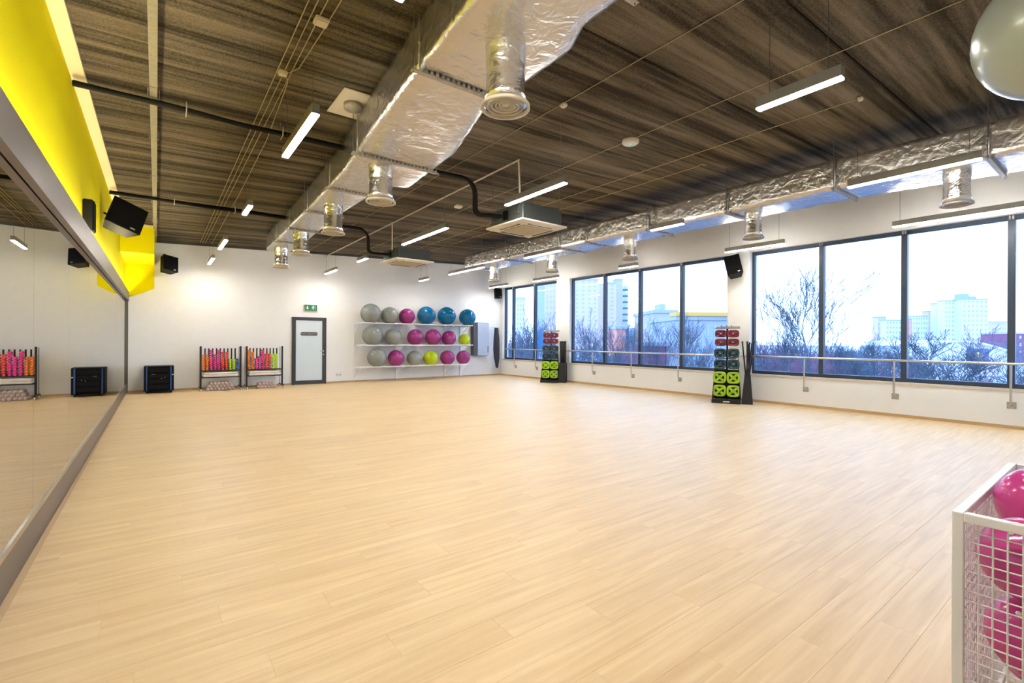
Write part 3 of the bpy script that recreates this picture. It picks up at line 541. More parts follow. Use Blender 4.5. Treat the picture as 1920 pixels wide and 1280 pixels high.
# wall cabinet and hanging bands by the corner
cb = thing('wall_cabinet', 'pale blue grey wall cabinet right of the ball rack', 'cabinet', (10.10, YB-.0005, .80))
MB().cbox((-.36, -.22, 0), (.32, 0, 1.28), .006).build('cabinet_body', 'cabside', cb); MB().cbox((-.19, -.245, .01), (.33, -.2205, 1.27), .004).build('cabinet_door', 'cab', cb)
MB().cbox((.27, -.262, .12), (.29, -.2455, .38), .003).build('handle', 'bluestripe', cb)
hg = thing('hanging_bands', 'charcoal bundle of exercise bands hanging in the far corner', 'bands', (10.71, 15.32, .29)); rnd = random.Random(3)
MB().tube([(0, .03, 1.60), (0, .355, 1.62)], .014, 8).build('wall_hook', 'chrome', hg)
for k in range(9):
    a = 2*PI*k/9; x0 = .055*math.cos(a); y0_ = .055*math.sin(a); zt = 1.58+.02*math.sin(k*2); zb_ = .02+.28*rnd.random()*(1 if k % 3 else .1)
    pts = [(x0*.9, y0_*.9, zt), (x0*1.3+.01*math.sin(k), y0_*1.3, 1.15), (x0*1.55, y0_*1.55, .75), (x0*1.35+.015, y0_*1.3, .4), (x0*.6+.03, y0_*.6, zb_)]
    MB().tube(pts, [.030, .040, .044, .042, .022], 8).build('band', 'hang', hg)
# ================================================================ AUDIO RACK
ar = thing('audio_rack', 'black wheeled audio rack with blue side stripes beside the mirror', 'audio rack', (.06, 15.40, 0))
MB().cbox((-.31, -.25, .055), (.31, .255, .695), .008).build('rack_case', 'black', ar)
MB().cbox((-.235, -.268, .075), (.225, -.2505, .68), .004).build('rack_door', 'grille', ar)
for a, b in ((-.262, -.240), (.232, .262)): MB().cbox((a, -.262, .075), (b, -.2505, .68), .002).build('blue_stripe', 'bluestripe', ar, label='dark blue vertical stripe')
for k in range(4): MB().cbox((-.215, -.274, .12+k*.14), (.205, -.2682, .22+k*.14), .003).build('amplifier_unit', 'black', ar)
for (x, z) in ((.285, .47),): MB().lathe([(.018, 0), (.018, .02)], 14, (x, -.272, z), 'y').build('lock_knob', 'knob', ar)
for (x, z) in ((-.14, .49), (-.10, .49), (.12, .40), (.05, .38)): MB().lathe([(.008, 0), (.008, .012)], 10, (x, -.287, z), 'y').build('volume_knob', 'knob', ar)
for sx_ in (-1, 1):
    for sy_ in (-1, 1): MB().cbox((sx_*.25-.02, sy_*.19-.03, .03), (sx_*.25+.02, sy_*.19+.03, .0549), .003).lathe([(.027, -.012), (.027, .012)], 14, (sx_*.25, sy_*.19, .027), 'x').build('caster', 'black', ar)
# ================================================================ DUMBBELL RACKS
def db_mesh(c):
    r = .030; mb = MB()
    prof = [(r*.8, -.10), (r, -.094), (r, -.062), (r*.8, -.056), (.013, -.05), (.013, .05), (r*.8, .056), (r, .062), (r, .094), (r*.8, .10)]
    return mb.lathe(prof, 8, (0, 0, 0), 'y', smooth=False).mesh('dumbbell', MT[c])
DBM = {k: db_mesh(k) for k in ('d_orange', 'd_pink', 'd_red', 'd_lime', 'd_blue')}; DN = dict(d_orange='orange', d_pink='pink', d_red='red', d_lime='lime green', d_blue='dark blue')
PN10 = PN+['seventh', 'eighth', 'ninth', 'tenth']
def db_rack(x0, w, side, cols):
    t = thing('dumbbell_rack', 'black wheeled dumbbell rack with coloured dumbbells, the %s one of two' % side, 'rack', (x0, 15.10, 0)); ztop = 1.20
    for x in (0, w):
        MB().cbox((x-.02, -.02, .085), (x+.02, .02, ztop), .003).build('front_post', 'rackdark', t)
        MB().cbox((x-.012, .30, .085), (x+.012, .325, ztop-.02), .003).build('rear_post', 'galv', t)
        MB().cbox((x-.022, -.14, .07), (x+.022, .40, .10), .003).build('foot', 'rackdark', t)
        for y_ in (-.11, .37):
            cw = MB().lathe([(.030, -.014), (.034, -.008), (.034, .008), (.030, .014)], 16, (x, y_, .034), 'x').build('caster', 'caster', t)
            MB().cbox((x-.022, y_-.016, .03), (x-.016, y_+.016, .0695), .001).cbox((x+.016, y_-.016, .03), (x+.022, y_+.016, .0695), .001).build('caster_fork', 'rackdark', cw)
    MB().cbox((.021, -.02, .52), (w-.021, .28, .548), .003).build('dumbbell_tray', 'rackdark', t)
    MB().cbox((.021, -.015, .345), (w-.021, .015, .37), .003).cbox((.021, .285, .345), (w-.021, .31, .37), .003).build('lower_bars', 'rackdark', t)
    n = 10; p = (w-.04)/n
    for k in range(1, n): MB().cbox((.02+k*p-.015, .20, .549), (.02+k*p+.015, .225, 1.14), .002).build('divider', 'rackdark', t)
    rn = random.Random(int(x0*100)); pos = {}
    for k, (c, cnt) in enumerate(cols):
        if not cnt: continue
        lab = '%s dumbbell, %%s in the %s column from left, %s rack' % (DN[c], PN10[k], side)
        for q in range(cnt):
            o = bpy.data.objects.new('dumbbell', DBM[c]); COL.objects.link(o); o.location = (x0+.02+(k+.5)*p+rn.uniform(-.007, .007), 15.10+.085+rn.uniform(-.012, .012), .5485+.031+q*.0615)
            tag(o, lab % (['bottom one', 'second', 'third', 'fourth', 'fifth', 'sixth', 'seventh', 'eighth', 'ninth'][q]+(' from below' if q else '')), 'dumbbell', '%s dumbbells, column %d of the %s rack' % (DN[c], k+1, side))
    # folded white mats on the lower bars
    mo = MB(); nseg = 14
    for kk in range(2):
        zz = .3705+kk*.064; mo.cbox((.05+.01*kk, -.03, zz), (w-.05-.02*kk, .30, zz+.0635), .02)
    tag(mo.build('folded_mat', 'mattw', None, (x0, 15.10, 0)), 'white folded mats lying on the lower bars of the %s dumbbell rack' % side, 'mat')
    return t
O, P_, R_, L2, B_ = 'd_orange', 'd_pink', 'd_red', 'd_lime', 'd_blue'
db_rack(.95, .93, 'left', [(O, 7), (O, 7), (P_, 9), (P_, 7), (P_, 9), (R_, 8), (R_, 8), (L2, 5), (L2, 5), (B_, 5)])
db_rack(2.03, .91, 'right', [(O, 9), (O, 8), (P_, 5), (P_, 6), (P_, 9), (R_, 7), (R_, 7), (L2, 7), (L2, 7), (O, 0)])
rm_ = MB().lathe([(.034, -.17), (.042, -.165), (.042, .165), (.034, .17)], 14, (0, 0, 0), 'y').lathe([(.02, -.174), (.02, -.1705)], 10, (0, 0, 0), 'y').mesh('rolled_mat', MT['rollm'])
for x0, rowsn, side in ((1.05, (8, 7, 6), 'left'), (2.27, (6, 5), 'right')):
    for r_, n_ in enumerate(rowsn):
        for k in range(n_):
            o = bpy.data.objects.new('rolled_mat', rm_); COL.objects.link(o); o.location = (x0+.05+r_*.0425+k*.0855, 15.22+.012*((k*7+r_) % 3), .043+r_*.0745)
            tag(o, 'beige rolled mat, %s from left in the %s row under the %s dumbbell rack' % (PN10[k], ('bottom', 'middle' if side == 'left' else 'top', 'top')[r_], side), 'mat', 'rolled mats under the %s dumbbell rack' % side)
# ================================================================ WEIGHT TOWERS
def plate_mesh(w, h, t, holes=True):
    mb = MB(); n = 32; out = []; inn = []
    for j in range(n):
        a = 2*PI*j/n; c, s = math.cos(a), math.sin(a); e = .55
        x = math.copysign(abs(c)**e, c); z = math.copysign(abs(s)**e, s); out.append((x*w/2, z*h/2)); inn.append((x*w/2*.68, z*h/2*.68))
    vs = []
    for pr_, y_ in ((out, -t*.32), ([(p[0]*.93, p[1]*.93) for p in out], -t/2), (inn, -t/2), (inn, t/2), ([(p[0]*.93, p[1]*.93) for p in out], t/2), (out, t*.32)): vs += [(p[0], y_, p[1]) for p in pr_]
    fs = []
    for i in range(6):
        for j in range(n): fs.append((i*n+j, i*n+(j+1) % n, ((i+1) % 6)*n+(j+1) % n, ((i+1) % 6)*n+j))
    mb.add(vs, fs, True)
    for a in (.78, 2.36):
        for s in (1, -1):
            ex, ez = math.cos(a)*w*.46*s, math.sin(a)*h*.46*s; dx_, dz_ = -math.sin(a)*.026, math.cos(a)*.026
            mb.add([(dx_, -t*.4, dz_), (ex+dx_, -t*.4, ez+dz_), (ex-dx_, -t*.4, ez-dz_), (-dx_, -t*.4, -dz_), (dx_, t*.4, dz_), (ex+dx_, t*.4, ez+dz_), (ex-dx_, t*.4, ez-dz_), (-dx_, t*.4, -dz_)],
                   [(0, 1, 2, 3), (4, 7, 6, 5), (0, 4, 5, 1), (1, 5, 6, 2), (2, 6, 7, 3), (3, 7, 4, 0)])
    # hub with bore
    vs = []; k = 16
    for r_, y_ in ((.045, -t*.5), (.045, t*.5), (.0145, t*.5), (.0145, -t*.5)):
        for j in range(k): a = 2*PI*j/k; vs.append((r_*math.cos(a), y_, r_*math.sin(a)))
    fs = []
    for i in range(4):
        for j in range(k): fs.append((i*k+j, i*k+(j+1) % k, ((i+1) % 4)*k+(j+1) % k, ((i+1) % 4)*k+j))
    mb.add(vs, fs, True); return mb
def webbed(mb, key):
    n = 32; k0 = len(mb.f); mb.add([(0, .002, 0)]+[(mb.v[2*n+j][0], .002, mb.v[2*n+j][2]) for j in range(n)], [(0, 1+j, 1+(j+1) % n) for j in range(n)])
    me = mb.mesh('weight_plate', MT[key]); me.materials.append(MT['rackdark'])
    for i in range(k0, len(me.polygons)): me.polygons[i].material_index = 1
    return me
PSZ = {'green': (.275, .262, .042, 'p_green'), 'petrol blue': (.262, .215, .036, 'p_teal'), 'maroon': (.25, .172, .03, 'p_maroon')}
PLF = {k: plate_mesh(*v[:3]).mesh('weight_plate', MT[v[3]]) for k, v in PSZ.items()}
PLM = {k: webbed(plate_mesh(*v[:3]), v[3]) for k, v in PSZ.items()}
def tower(loc, rz, w, side, polecfg):
    sc = w; t = thing('weight_rack', 'black upright weight plate rack at the %s window pillar' % side, 'rack', loc, rz)
    def by(z): return .02+.18*z/1.7       # back plane leans away with height
    MB().prism([(-.30, -.26), (.30, -.26), (.27, .30), (-.27, .30)], 0, .05).build('base_plate', 'rackdark', t)
    MB().prism([(-.30, -.275), (.30, -.275), (.30, -.24), (-.30, -.24)], 0.0005, .085).build('base_lip', 'rackdark', t)
    if side == 'near': MB().cbox((-.06, -.2775, .03), (.08, -.2755, .055), .0008).build('maker_badge', 'socket', t)
    for s in (-1, 1):
        MB().add([(s*.30, -.24, .05), (s*.30, .20, .05), (s*.285, -.24, .05), (s*.285, .20, .05), (s*.235, .06, 1.08), (s*.235, .16, 1.08), (s*.22, .06, 1.08), (s*.22, .16, 1.08)], [(0, 1, 3, 2), (4, 6, 7, 5), (0, 4, 5, 1), (2, 3, 7, 6), (0, 2, 6, 4), (1, 5, 7, 3)]).build('side_panel', 'rackdark', t)
    MB().tube([(.0, .06, .05), (0, by(1.72)+.02, 1.72)], .028, 4, smooth=False).build('mast', 'rackdark', t)
    tbx = MB().cbox((-.27, by(1.72)-.03, 1.695), (.27, by(1.72)+.035, 1.75), .008).build('top_bar', 'galv', t)
    for x in (-.12, -.01, .09): MB().tube([(x, by(1.72)-.016, 1.745), (x, by(1.72)-.05, 1.752), (x, by(1.72)-.05, 1.765), (x, by(1.72)+.01, 1.770)], .008, 6).build('bar_hook', 'rackdark', tbx)
    MB().cbox((-.2, by(1.55), 1.53), (.2, by(1.55)+.02, 1.55), .003).cbox((-.2, by(1.05)-.0, .99), (.2, by(1.05)+.02, 1.01), .003).cbox((-.2, by(.4), .40), (.2, by(.4)+.02, .42), .003).build('cross_bar', 'rackdark', t)
    M_ = Matrix.Translation(Vector(loc)) @ Matrix.Rotation(rz, 4, 'Z')
    pegs = [(1.58, 'maroon', .130, 3, .040), (1.38, 'maroon', .130, 3, .040), (1.13, 'petrol blue', .138, 3, .050), (.88, 'petrol blue', .138, 3, .050), (.575, 'green', .143, 3, .055), (.275, 'green', .143, 3, .055)]
    LV = ['topmost', 'second', 'third', 'fourth', 'fifth', 'bottom']
    for li, (z, c, dx_, n, th) in enumerate(pegs):
        for s in (-1, 1):
            y_b = by(z)+.01; L_ = n*th+.10
            MB().tube([(s*dx_, y_b, z), (s*dx_, y_b-L_, z)], .012, 8).build('peg', 'steel', t)
            for k in range(n):
                o = bpy.data.objects.new('weight_plate', (PLM if k == 0 else PLF)[c]); COL.objects.link(o); p = M_ @ Vector((s*dx_, y_b-.045-(k+.5)*th-.01, z-.0025)); o.location = p; o.rotation_euler = (0, ((k*.35+li+s) % .5)-.2 if 0 else 0, rz)
                tag(o, '%s plate, %s of three on the %s %s peg of the %s rack' % (c, ('rear', 'middle', 'front')[k], LV[li], 'left' if s < 0 else 'right', side), 'weight plate', 'weight plates on the %s rack' % side)
    MB().add([(-.28, .19, .06), (.28, .19, .06), (.255, .17, .74), (-.255, .17, .74), (-.28, .20, .06), (.28, .20, .06), (.255, .18, .74), (-.255, .18, .74)], [(0, 1, 2, 3), (4, 7, 6, 5), (0, 4, 5, 1), (1, 5, 6, 2), (2, 6, 7, 3), (3, 7, 4, 0)]).build('back_panel', 'rackdark', t)
    # pole holder
    hx = .42
    hb_ = .06 if side == 'far' else 0
    MB().add([(hx-.11, -.20, 0), (hx+.12, -.20, 0), (hx+.12, .20, 0), (hx-.11, .20, 0), (hx-.05-hb_, -.06-hb_, .66), (hx+.07+hb_, -.06-hb_, .66), (hx+.07+hb_, .10, .66), (hx-.05-hb_, .10, .66)], [(0, 3, 2, 1), (0, 1, 5, 4), (1, 2, 6, 5), (2, 3, 7, 6), (3, 0, 4, 7), (4, 5, 6, 7)]).build('pole_holder', 'rackdark', t)
    for i, (dx_, dy_, tx, ty, zt) in enumerate(polecfg):
        a = M_ @ Vector((hx+dx_, dy_, .661)); b = M_ @ Vector((hx+tx, ty, zt)); c = (a+b)/2
        o = MB().tube([(a-c), (b-c)], .0155, 8).tube([(b-c)*.90, (b-c)*1.0], .019, 8).build('exercise_pole', 'rackdark', None, tuple(c))
        tag(o, ('black exercise pole, %s of six fanning out of the near rack holder' % PN[i] if side == 'near' else 'black exercise pole in the dense bundle at the far weight rack'), 'pole', 'black poles at the %s weight rack' % side)
    return t
tower((10.50, 5.78, 0), math.radians(-64), 1, 'near', [(-.03, 0, -.10, 0, 1.40), (0, .04, .0, .03, 1.40), (.03, 0, .05, .0, 1.38), (.02, -.03, .10, -.03, 1.36), (.05, .03, .14, .03, 1.40), (-.01, -.04, .03, -.07, 1.34)])
tower((10.62, 12.02, 0), math.radians(-50), 1, 'far', [(-.065+.04*(k % 5), -.06+.045*(k//5), -.085+.045*(k % 5), -.07+.05*(k//5), 1.36+.01*(k % 3)) for k in range(15)])
# ================================================================ CAGE WITH PINK BALLS
CX0, CX1, CY1, CY0, CT, CB = 1.895, 2.86, .345, -.30, .90, .10
cg = thing('ball_cage', 'white wire mesh cage filled with pink balls in the lower right corner', 'cage', (CX0, CY0, 0)); wx, wy = CX1-CX0, CY1-CY0; tw = .026
for x in (0, wx):
    for y_ in (0, wy): MB().cbox((x-(tw if x else 0), y_-(tw if y_ else 0), .0), (x+(0 if x else tw), y_+(0 if y_ else tw), CT), .002).build('corner_post', 'whitesteel', cg)
for z in (CT-tw, CB):
    for y_ in (0, wy-tw): MB().cbox((tw, y_, z), (wx-tw, y_+tw, z+tw), .002).build('frame_rail', 'whitesteel', cg)
    for x in (0, wx-tw): MB().cbox((x, tw, z), (x+tw, wy-tw, z+tw), .002).build('frame_rail', 'whitesteel', cg)
def mesh_panel(p0, ax, ln, z0, z1, gap, gz):
    mb = MB(); r = .0024; n = int(round(ln/gap)); nz = int(round((z1-z0)/gz)); ax = Vector(ax); p0 = Vector(p0)
    for k in range(1, n): q = p0+ax*(ln*k/n); mb.tube([q+Vector((0, 0, z0)), q+Vector((0, 0, z1))], r, 5)
    for k in range(1, nz): z = z0+(z1-z0)*k/nz; mb.tube([p0+Vector((0, 0, z)), p0+ax*ln+Vector((0, 0, z))], r, 5)
    return mb
z0, z1 = CB+tw, CT-tw
mesh_panel((tw/2, tw, 0), (0, 1, 0), wy-2*tw, z0, z1, .029, .029).build('mesh_panel', 'whitesteel', cg)
mesh_panel((wx-tw/2, tw, 0), (0, 1, 0), wy-2*tw, z0, z1, .029, .029).build('mesh_panel', 'whitesteel', cg)
mesh_panel((tw, tw/2, 0), (1, 0, 0), wx-2*tw, z0, z1, .029, .029).build('mesh_panel', 'whitesteel', cg)
mesh_panel((tw, wy-tw/2, 0), (1, 0, 0), wx-2*tw, z0, z1, .029, .029).build('mesh_panel', 'whitesteel', cg)
mb = MB()
for k in range(1, 20): mb.tube([(tw+(wx-2*tw)*k/20, tw/2, CB+.012), (tw+(wx-2*tw)*k/20, wy-tw/2, CB+.012)], .003, 5)
mb.build('mesh_bottom', 'whitesteel', cg)
CBALL = [(2.31, .195, .872, .12, 'topmost ball rising above the cage rim'), (2.05, .197, .765, .12, 'ball right behind the mesh at the top corner of the cage'), (2.09, .185, .525, .12, 'ball behind the mesh halfway down the cage corner'), (2.31, .195, .40, .12, 'ball low in the cage, farther from the corner'), (2.055, .15, .285, .12, 'lowest visible ball in the cage corner'), (2.06, -.06, .62, .125, 'ball deeper in the cage behind the halfway one'), (2.33, .19, .63, .11, 'ball under the topmost one in the cage'), (2.30, -.07, .80, .125, 'ball at the right side of the topmost one'), (2.58, .18, .66, .12, 'ball at the far end of the cage'), (2.56, .17, .36, .12, 'ball at the far bottom of the cage')]
for x, y_, z, r, lb in CBALL:
    t = thing('pilates_ball', 'glossy pink '+lb, 'ball', (x, y_, z-r), 0, 'pink balls in the wire cage'); MB().sphere((0, 0, r), r, 40, 28, 1, .0015).build('ball_shell', 'pink', t)
    d_ = Vector((-.55, .25, .62)).normalized(); o = MB().lathe([(.006, -.003), (.007, .002), (.004, .004)], 10, (0, 0, 0), 'y').build('valve_plug', 'plug', t); o.rotation_mode = 'QUATERNION'; o.rotation_quaternion = Vector((0, 1, 0)).rotation_difference(d_); o.location = Vector((0, 0, r))+d_*(r+.001)
# pearl ball on a high wall rack just right of the frame
bx, by_, bz, br_ = 3.47, .24, 2.92, .325
wrk = thing('high_ball_shelf', 'white wall shelf rails carrying the pearl ball, right of the view', 'shelf', (0, 0, 0)); zr = bz-math.sqrt(br_**2-.10**2)-.014
for y_ in (by_-.10, by_+.10): MB().cbox((3.34, y_-.012, zr-.014), (6.0, y_+.012, zr+.014), .004).build('shelf_rail', 'whitesteel', wrk)
for x in (3.9, 5.8): MB().cbox((x-.012, YF+.001, zr-.04), (x+.012, by_+.11, zr-.0145), .003).build('bracket_arm', 'whitesteel', wrk)
pb_ = thing('pearl_exercise_ball', 'big pearl grey exercise ball cut by the top right picture edge', 'ball', (bx, by_, bz-br_)); MB().sphere((0, 0, br_), br_, 48, 34, 1, .0022).build('ball_shell', 'bigsilver', pb_)

# ================================================================ OUTSIDE
GZ = -5.2
g_ = struct(MB().box((XR+.4, -600, GZ-.5), (900, 900, GZ)).build('ground', 'ground'))
def at_px(px, D, z=GZ):
    u = (px-960)/F_PX; d = vF+vR*u; return Vector((d.x*D, d.y*D, z))
def zpx(y, D): return CAM_H+(638.5-y)/F_PX*D
def tree_mb(seed, H, spread=.5, lev=5, dens=3, r0=.16, lean=0.):
    rn = random.Random(seed); tr = MB(); brs = MB()
    def grow(p, d, L_, r, l):
        q = p; pts = [p]; rs = [r]
        for k in range(3):
            d2 = (d+Vector((rn.uniform(-1, 1), rn.uniform(-1, 1), rn.uniform(-.2, .6)))*.16).normalized(); q = q+d2*L_/3; d = d2; pts.append(q); rs.append(max(.012, r*(1-.16*(k+1))))
        (tr if l >= lev-1 else brs).tube(pts, rs, 5 if l >= lev-1 else 3, caps=False)
        if l > 0:
            for k in range(dens+(l > 2)):
                a = rn.uniform(0, 2*PI); s = rn.uniform(.35, 1.)*spread*1.3; side = Vector((math.cos(a), math.sin(a), 0)); nd = (d+side*s+Vector((0, 0, .12))).normalized()
                b = pts[rn.choice((1, 2, 3))] if k else pts[3]; grow(b, nd, L_*rn.uniform(.62, .82), rs[-1]*rn.uniform(.55, .75), l-1)
    grow(Vector((0, 0, 0)), Vector((lean, 0, 1)), H*.30, r0, lev); return tr, brs
PROT = []
for i, (H, sp_, rr_, m_) in enumerate([(10, .55, .17, 'trunk'), (9, .75, .13, 'trunk2'), (12, .5, .2, 'trunk'), (7, .95, .10, 'trunk2'), (6, .9, .1, 'trunk')]):
    tr, br_m = tree_mb(11+i, H, sp_, 5, 3, rr_); PROT.append((tr.mesh('trunk', MT[m_]), br_m.mesh('branches', MT[m_]), H, m_))
def place_tree(px, D, pi, sc, label, rz=0):
    t = thing('bare_tree', label, 'tree', at_px(px, D), rz, 'bare winter trees outside the windows'); t.scale = (sc, sc, sc)
    for nm, me in (('trunk', PROT[pi][0]), ('branches', PROT[pi][1])):
        o = bpy.data.objects.new(nm, me); COL.objects.link(o); o.parent = t
TR = [(1517, 36, 2, 1.27, 'tall bare tree above all others behind the right window mullion'), (1470, 40, 0, .92, 'bare tree left of the tall one in the right window'), (1432, 34, 4, 1.15, 'bare tree at the left edge of the right window'), (1450, 52, 3, 1.15, 'low reddish tree left in the right window'), (1495, 46, 1, .85, 'reddish tree below the tall one'), (1528, 50, 3, 1.1, 'reddish bushy tree beside the first right window mullion'), (1575, 44, 0, .78, 'bare tree right of the first mullion in the right window'), (1610, 48, 4, 1.15, 'bare tree in the middle of the right window'), (1640, 55, 0, .85, 'bluish bare tree left of the pink blocks'), (1675, 60, 3, .85, 'low tree in front of the pink blocks'),
      (1722, 32, 4, 1.45, 'dark spreading tree low in front of the white hall roof'), (1770, 48, 4, 1.7, 'small tree between the spreading trees'), (1808, 29, 4, 1.4, 'dark spreading tree in front of the blue panel'), (1860, 36, 3, 1.25, 'small tree left of the last window mullion'), (1912, 24, 4, 1.25, 'bare tree at the right picture edge'),
      (1092, 40, 0, .95, 'bare tree left in the middle window'), (1112, 36, 4, 1.15, 'dark bare tree before the pale tower in the middle window'), (1146, 45, 2, .83, 'slim bare tree before the pink tower'), (1190, 60, 0, 1.0, 'bare tree beside the orange clad building'), (1222, 42, 1, .85, 'reddish tree right of the middle mullion'), (1250, 40, 2, .86, 'tall bare tree before the beige building'), (1292, 44, 0, 1.0, 'tree rising over the ochre edged roof'), (1325, 30, 0, .76, 'bare tree before the ochre edged building'), (1350, 36, 4, 1.05, 'bare tree at the right end of the middle window'),
      (950, 45, 0, .85, 'bare tree at the far left of the far window'), (975, 42, 1, 1.0, 'reddish bare tree in the far window centre'), (992, 38, 0, .95, 'bluish bare tree in the far window'), (1018, 42, 2, .85, 'bare tree behind the blue billboard'), (1036, 36, 0, .88, 'bare tree at the right end of the far window')]
for i, (px, D, pi, sc, lb) in enumerate(TR): place_tree(px, D, pi, sc, lb, i*1.3)
# tree belt of bushes at mid distance
def bush(px, D, w, h, lb, m='hedge', seed=0):
    rn = random.Random(seed+int(px)); mb = MB()
    for k in range(1300):
        a = rn.uniform(0, 2*PI); r_ = w*math.sqrt(rn.random()); x, y_ = r_*math.cos(a), r_*math.sin(a)*.5; z = h*rn.random()**.7*(1-.5*(r_/w)**2); d = Vector((rn.uniform(-1, 1), rn.uniform(-1, 1), rn.uniform(.2, 1.6))).normalized()*rn.uniform(.5, 1.3)
        mb.tube([Vector((x, y_, z*.75)), Vector((x, y_, z*.75))+d], .045, 3, caps=False)
    for k in range(14): x = rn.uniform(-w, w)*.7; mb.tube([(x, 0, 0), (x*1.1, .3, h*.7)], .06, 4, caps=False)
    o = mb.build('bush', m, None, tuple(at_px(px, D)), kind='stuff'); o.rotation_euler = (0, 0, -YAW); tag(o, lb, 'bush', 'bushes outside the windows'); return o
for i, (px, D, w, h, lb, m_) in enumerate([(1440, 62, 5, 8.0, 'dense bush at the left end of the right window', 'hedge'), (1500, 60, 6, 7.2, 'reddish dense bush behind the first right mullion', 'trunk2'), (1560, 66, 6, 7.6, 'dense bush right of the first mullion', 'hedge'), (1620, 70, 6, 7.4, 'dense bush left of the pink blocks', 'hedge'), (1680, 80, 6, 5.5, 'bush at the second right mullion', 'hedge'), (1100, 60, 6, 7.5, 'dense bush left in the middle window', 'hedge'), (1150, 70, 5, 5.5, 'dense bush under the orange clad building', 'hedge'), (1215, 75, 6, 6.5, 'dense bush behind the second middle mullion', 'trunk2'), (1300, 52, 6, 4.5, 'dense bush before the ochre edged building', 'hedge'), (960, 65, 5, 8.5, 'dense bush in the far window left half', 'hedge'), (1015, 60, 5, 8.5, 'dense bush in the far window right half', 'hedge'), (1865, 120, 14, 9.5, 'distant tree belt right of the white tower', 'hedge'), (1728, 46, 4, 3.0, 'low bush below the spreading tree', 'hedge'), (1790, 50, 5, 2.6, 'low bush before the white hall', 'hedge'), (1850, 42, 4, 3.2, 'low bush left of the last mullion', 'hedge')]): bush(px, D, w, h, lb, m_)
def block(label, px0, px1, ytop, D, m, depth=14, floors=0, cols=0, name='apartment_block', glass='b_pale', skew=0.):
    """box facing the gym, its near face at optical distance D"""
    a, b = at_px(px0, D), at_px(px1, D*(1+skew)); h = zpx(ytop, D)-GZ; w = (b-a).length; ang = math.atan2(b.y-a.y, b.x-a.x)
    t = thing(name, label, 'building', tuple(a), ang); MB().box((0, 0, 0), (w, depth, h)).build('wall', m, t); MB().box((-.2, -.2, h), (w+.2, depth+.2, h+.5)).build('roof_edge', 'b_grey', t)
    if floors:
        fh = min(3.0, h/floors); mb_ = {}
        me = MB().box((0, -.06, 0), (w/cols*.38, -.005, fh*.42)).mesh('window', MT[glass])
        for i in range(int(h/fh)-0):
            for k in range(cols):
                z = h-(i+1)*fh+fh*.35
                if z < 3: continue
                o = bpy.data.objects.new('window', me); COL.objects.link(o); o.parent = t; o.location = (w*(k+.31)/cols, 0, z)
    return t, w, h
block('pale high rise tower left in the middle window', 1076, 1121, 525, 190, 'b_pink', 7, floors=18, cols=4)
block('pink high rise tower behind the first middle mullion', 1124, 1155, 531, 202, 'b_pink', 6, floors=18, cols=2)
block('pink narrow high rise slab beside the pink tower', 1154.5, 1167, 524, 214, 'b_beige', 6, floors=18, cols=2)
t, w, h = block('slim round blue grey tower beside the pink slab', 1169, 1180, 536, 230, 'b_grey', 6, 0, 0)
bpy.data.objects.remove(t.children[0]); bpy.data.objects.remove(t.children[0]); MB().lathe([(w*.5, 0), (w*.5, h), (w*.2, h+.6)], 20, (w/2, 3, 0)).build('wall', 'b_grey', t)
for k in range(10): MB().lathe([(w*.505, 0), (w*.505, .9)], 20, (w/2, 3, h-2-k*3)).build('window_band', 'b_glass', t)
block('orange red clad building with blue edge in the middle window', 1156, 1174, 616, 85, 'b_red', 8, 3, 2)
block('blue clad wing beside the orange red building', 1174.2, 1179, 613, 86, 'b_blue', 8)
block('grey low block right of the orange red building', 1180, 1200, 618, 110, 'b_grey', 10, 4, 4)
t, w, h = block('beige building with rooftop box in the middle window', 1226, 1268, 586, 75, 'b_beige', 12, 3, 3); MB().box((w*.45, 2, h+.5), (w*.68, 5, h+1.6)).build('rooftop_box', 'b_grey', t)
t, w, h = block('long low building with ochre roof edge', 1270, 1385, 599, 58, 'b_grey', 12, 2, 9); MB().box((-.3, -.5, h+.5), (w+.3, 2, h+.95)).build('ochre_edge', 'b_orange', t)
for i, (a, b) in enumerate(((1206, 1216), (1217, 1231), (1232, 1248))): block('plum coloured container, %s in the row below the beige building' % ('left', 'middle', 'right')[i], a, b, 648, 62, 'b_plum', 3, name='container')
block('tall balconied block in the far window', 1005, 1021, 532, 150, 'b_grey', 12, 14, 3)
block('pale block left in the far window', 968, 984, 560, 230, 'b_white', 12, 12, 3)
block('pale pink block right in the far window', 1022, 1042, 520, 210, 'b_pink', 12, 14, 3)
bb = thing('billboard', 'bright blue round edged billboard in the far window', 'billboard', tuple(at_px(1007, 40)), -YAW)
MB().lathe([(.10, 0), (.10, 4.6)], 10, (.35, .12, 0)).build('post', 'b_grey', bb); MB().prism([(0, 3.6), (.7, 3.5), (.78, 4.8), (.7, 6.3), (.25, 7.6+.0), (0, 7.3)], -.1, .1, 'xz').build('board', 'b_sign', bb); MB().box((.12, -.13, 5.0), (.55, -.101, 5.6)).build('board_mark', 'b_roof', bb)
block('low pink block in the right window, left one', 1646, 1661, 592, 266, 'b_pink', 4, 8, 3); block('low white block beside the pink one in the right window', 1661.5, 1690, 598, 254, 'b_white', 4, 7, 5)
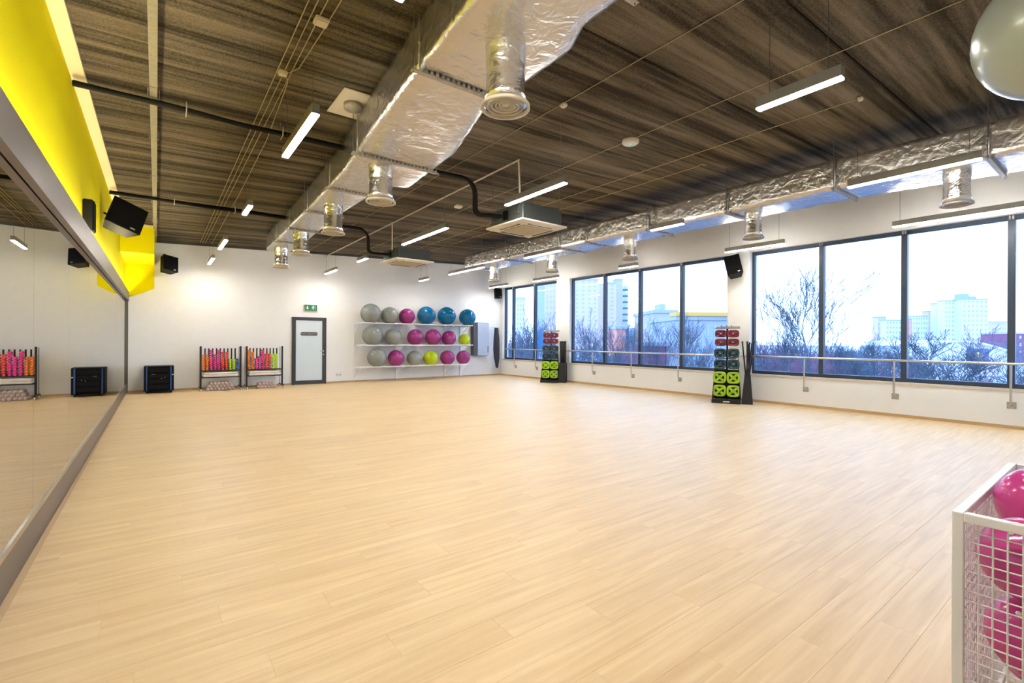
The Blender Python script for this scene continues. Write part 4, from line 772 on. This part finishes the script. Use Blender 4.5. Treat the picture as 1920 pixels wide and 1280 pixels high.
block('white low block right of the second mullion', 1711, 1740, 590, 256, 'b_white', 4, 8, 6); block('narrow red block right of the second mullion', 1703, 1710, 595, 245, 'b_red', 4, 8, 1)
block('pink stepped block left of the white tower', 1740.5, 1756, 581, 266, 'b_pink', 4, 9, 3); block('white stepped block left of the white tower', 1756.5, 1770, 566, 256, 'b_white', 4, 11, 3)
block('white tower front part with small windows', 1770.5, 1796, 561, 244, 'b_white', 4, 12, 4); block('dark balcony column of the white tower', 1796.3, 1804, 561, 252, 'b_grey', 4, 12, 1)
t, w, h = block('broad white grey tower in the right window', 1804.3, 1852, 558, 240, 'b_white', 5, 12, 6); MB().box((0, 1, h+.5), (w*.32, 4.5, h+3)).build('penthouse', 'b_grey', t); MB().box((w*.33, 1, h+.5), (w*.62, 4.5, h+1.8)).build('penthouse', 'b_grey', t)
block('low pinkish block row right of the white tower', 1854, 1888, 600, 300, 'b_pink', 10, 7, 7); block('low plum block at the right picture edge', 1897, 1960, 622, 150, 'b_plum', 10, 4, 6)
# white hall with curved snowy roof
a, b = at_px(1700, 95), at_px(1900, 95); w = (b-a).length; hh = thing('white_hall', 'low hall with a curved snowy white roof before the towers', 'building', tuple(a), math.atan2(b.y-a.y, b.x-a.x))
pr_ = [(0, 0)]+[(w*k/16, 4.6+3.2*math.sin(PI*(.12+.80*k/16))-1.1) for k in range(17)]+[(w, 0)]; MB().prism(pr_, 0, 18, 'xz').build('wall', 'b_white', hh)
rf = [(w*k/16, 4.6+3.2*math.sin(PI*(.12+.80*k/16))-1.1) for k in range(17)]; MB().prism(rf+[(x, z+.35) for x, z in reversed(rf)], -.5, 18.5, 'xz').build('roof', 'b_roof', hh)
pn = MB().box((w*.56, -.25, 2.2), (w*.76, -.02, 5.4)).build('sign_panel', 'b_blue', hh); MB().lathe([(.9, 0), (.9, .1)], 16, (w*.66, -.36, 3.8), 'y').build('panel_mark', 'b_logo', pn)
block('small flat roofed kiosk left of the second right mullion', 1662, 1690, 651, 74, 'b_white', 5, 1, 4, glass='b_glass')
struct(MB().box((16, -60, GZ+.001), (84, 26, GZ+.03)).build('parking_lot', 'asphalt'))
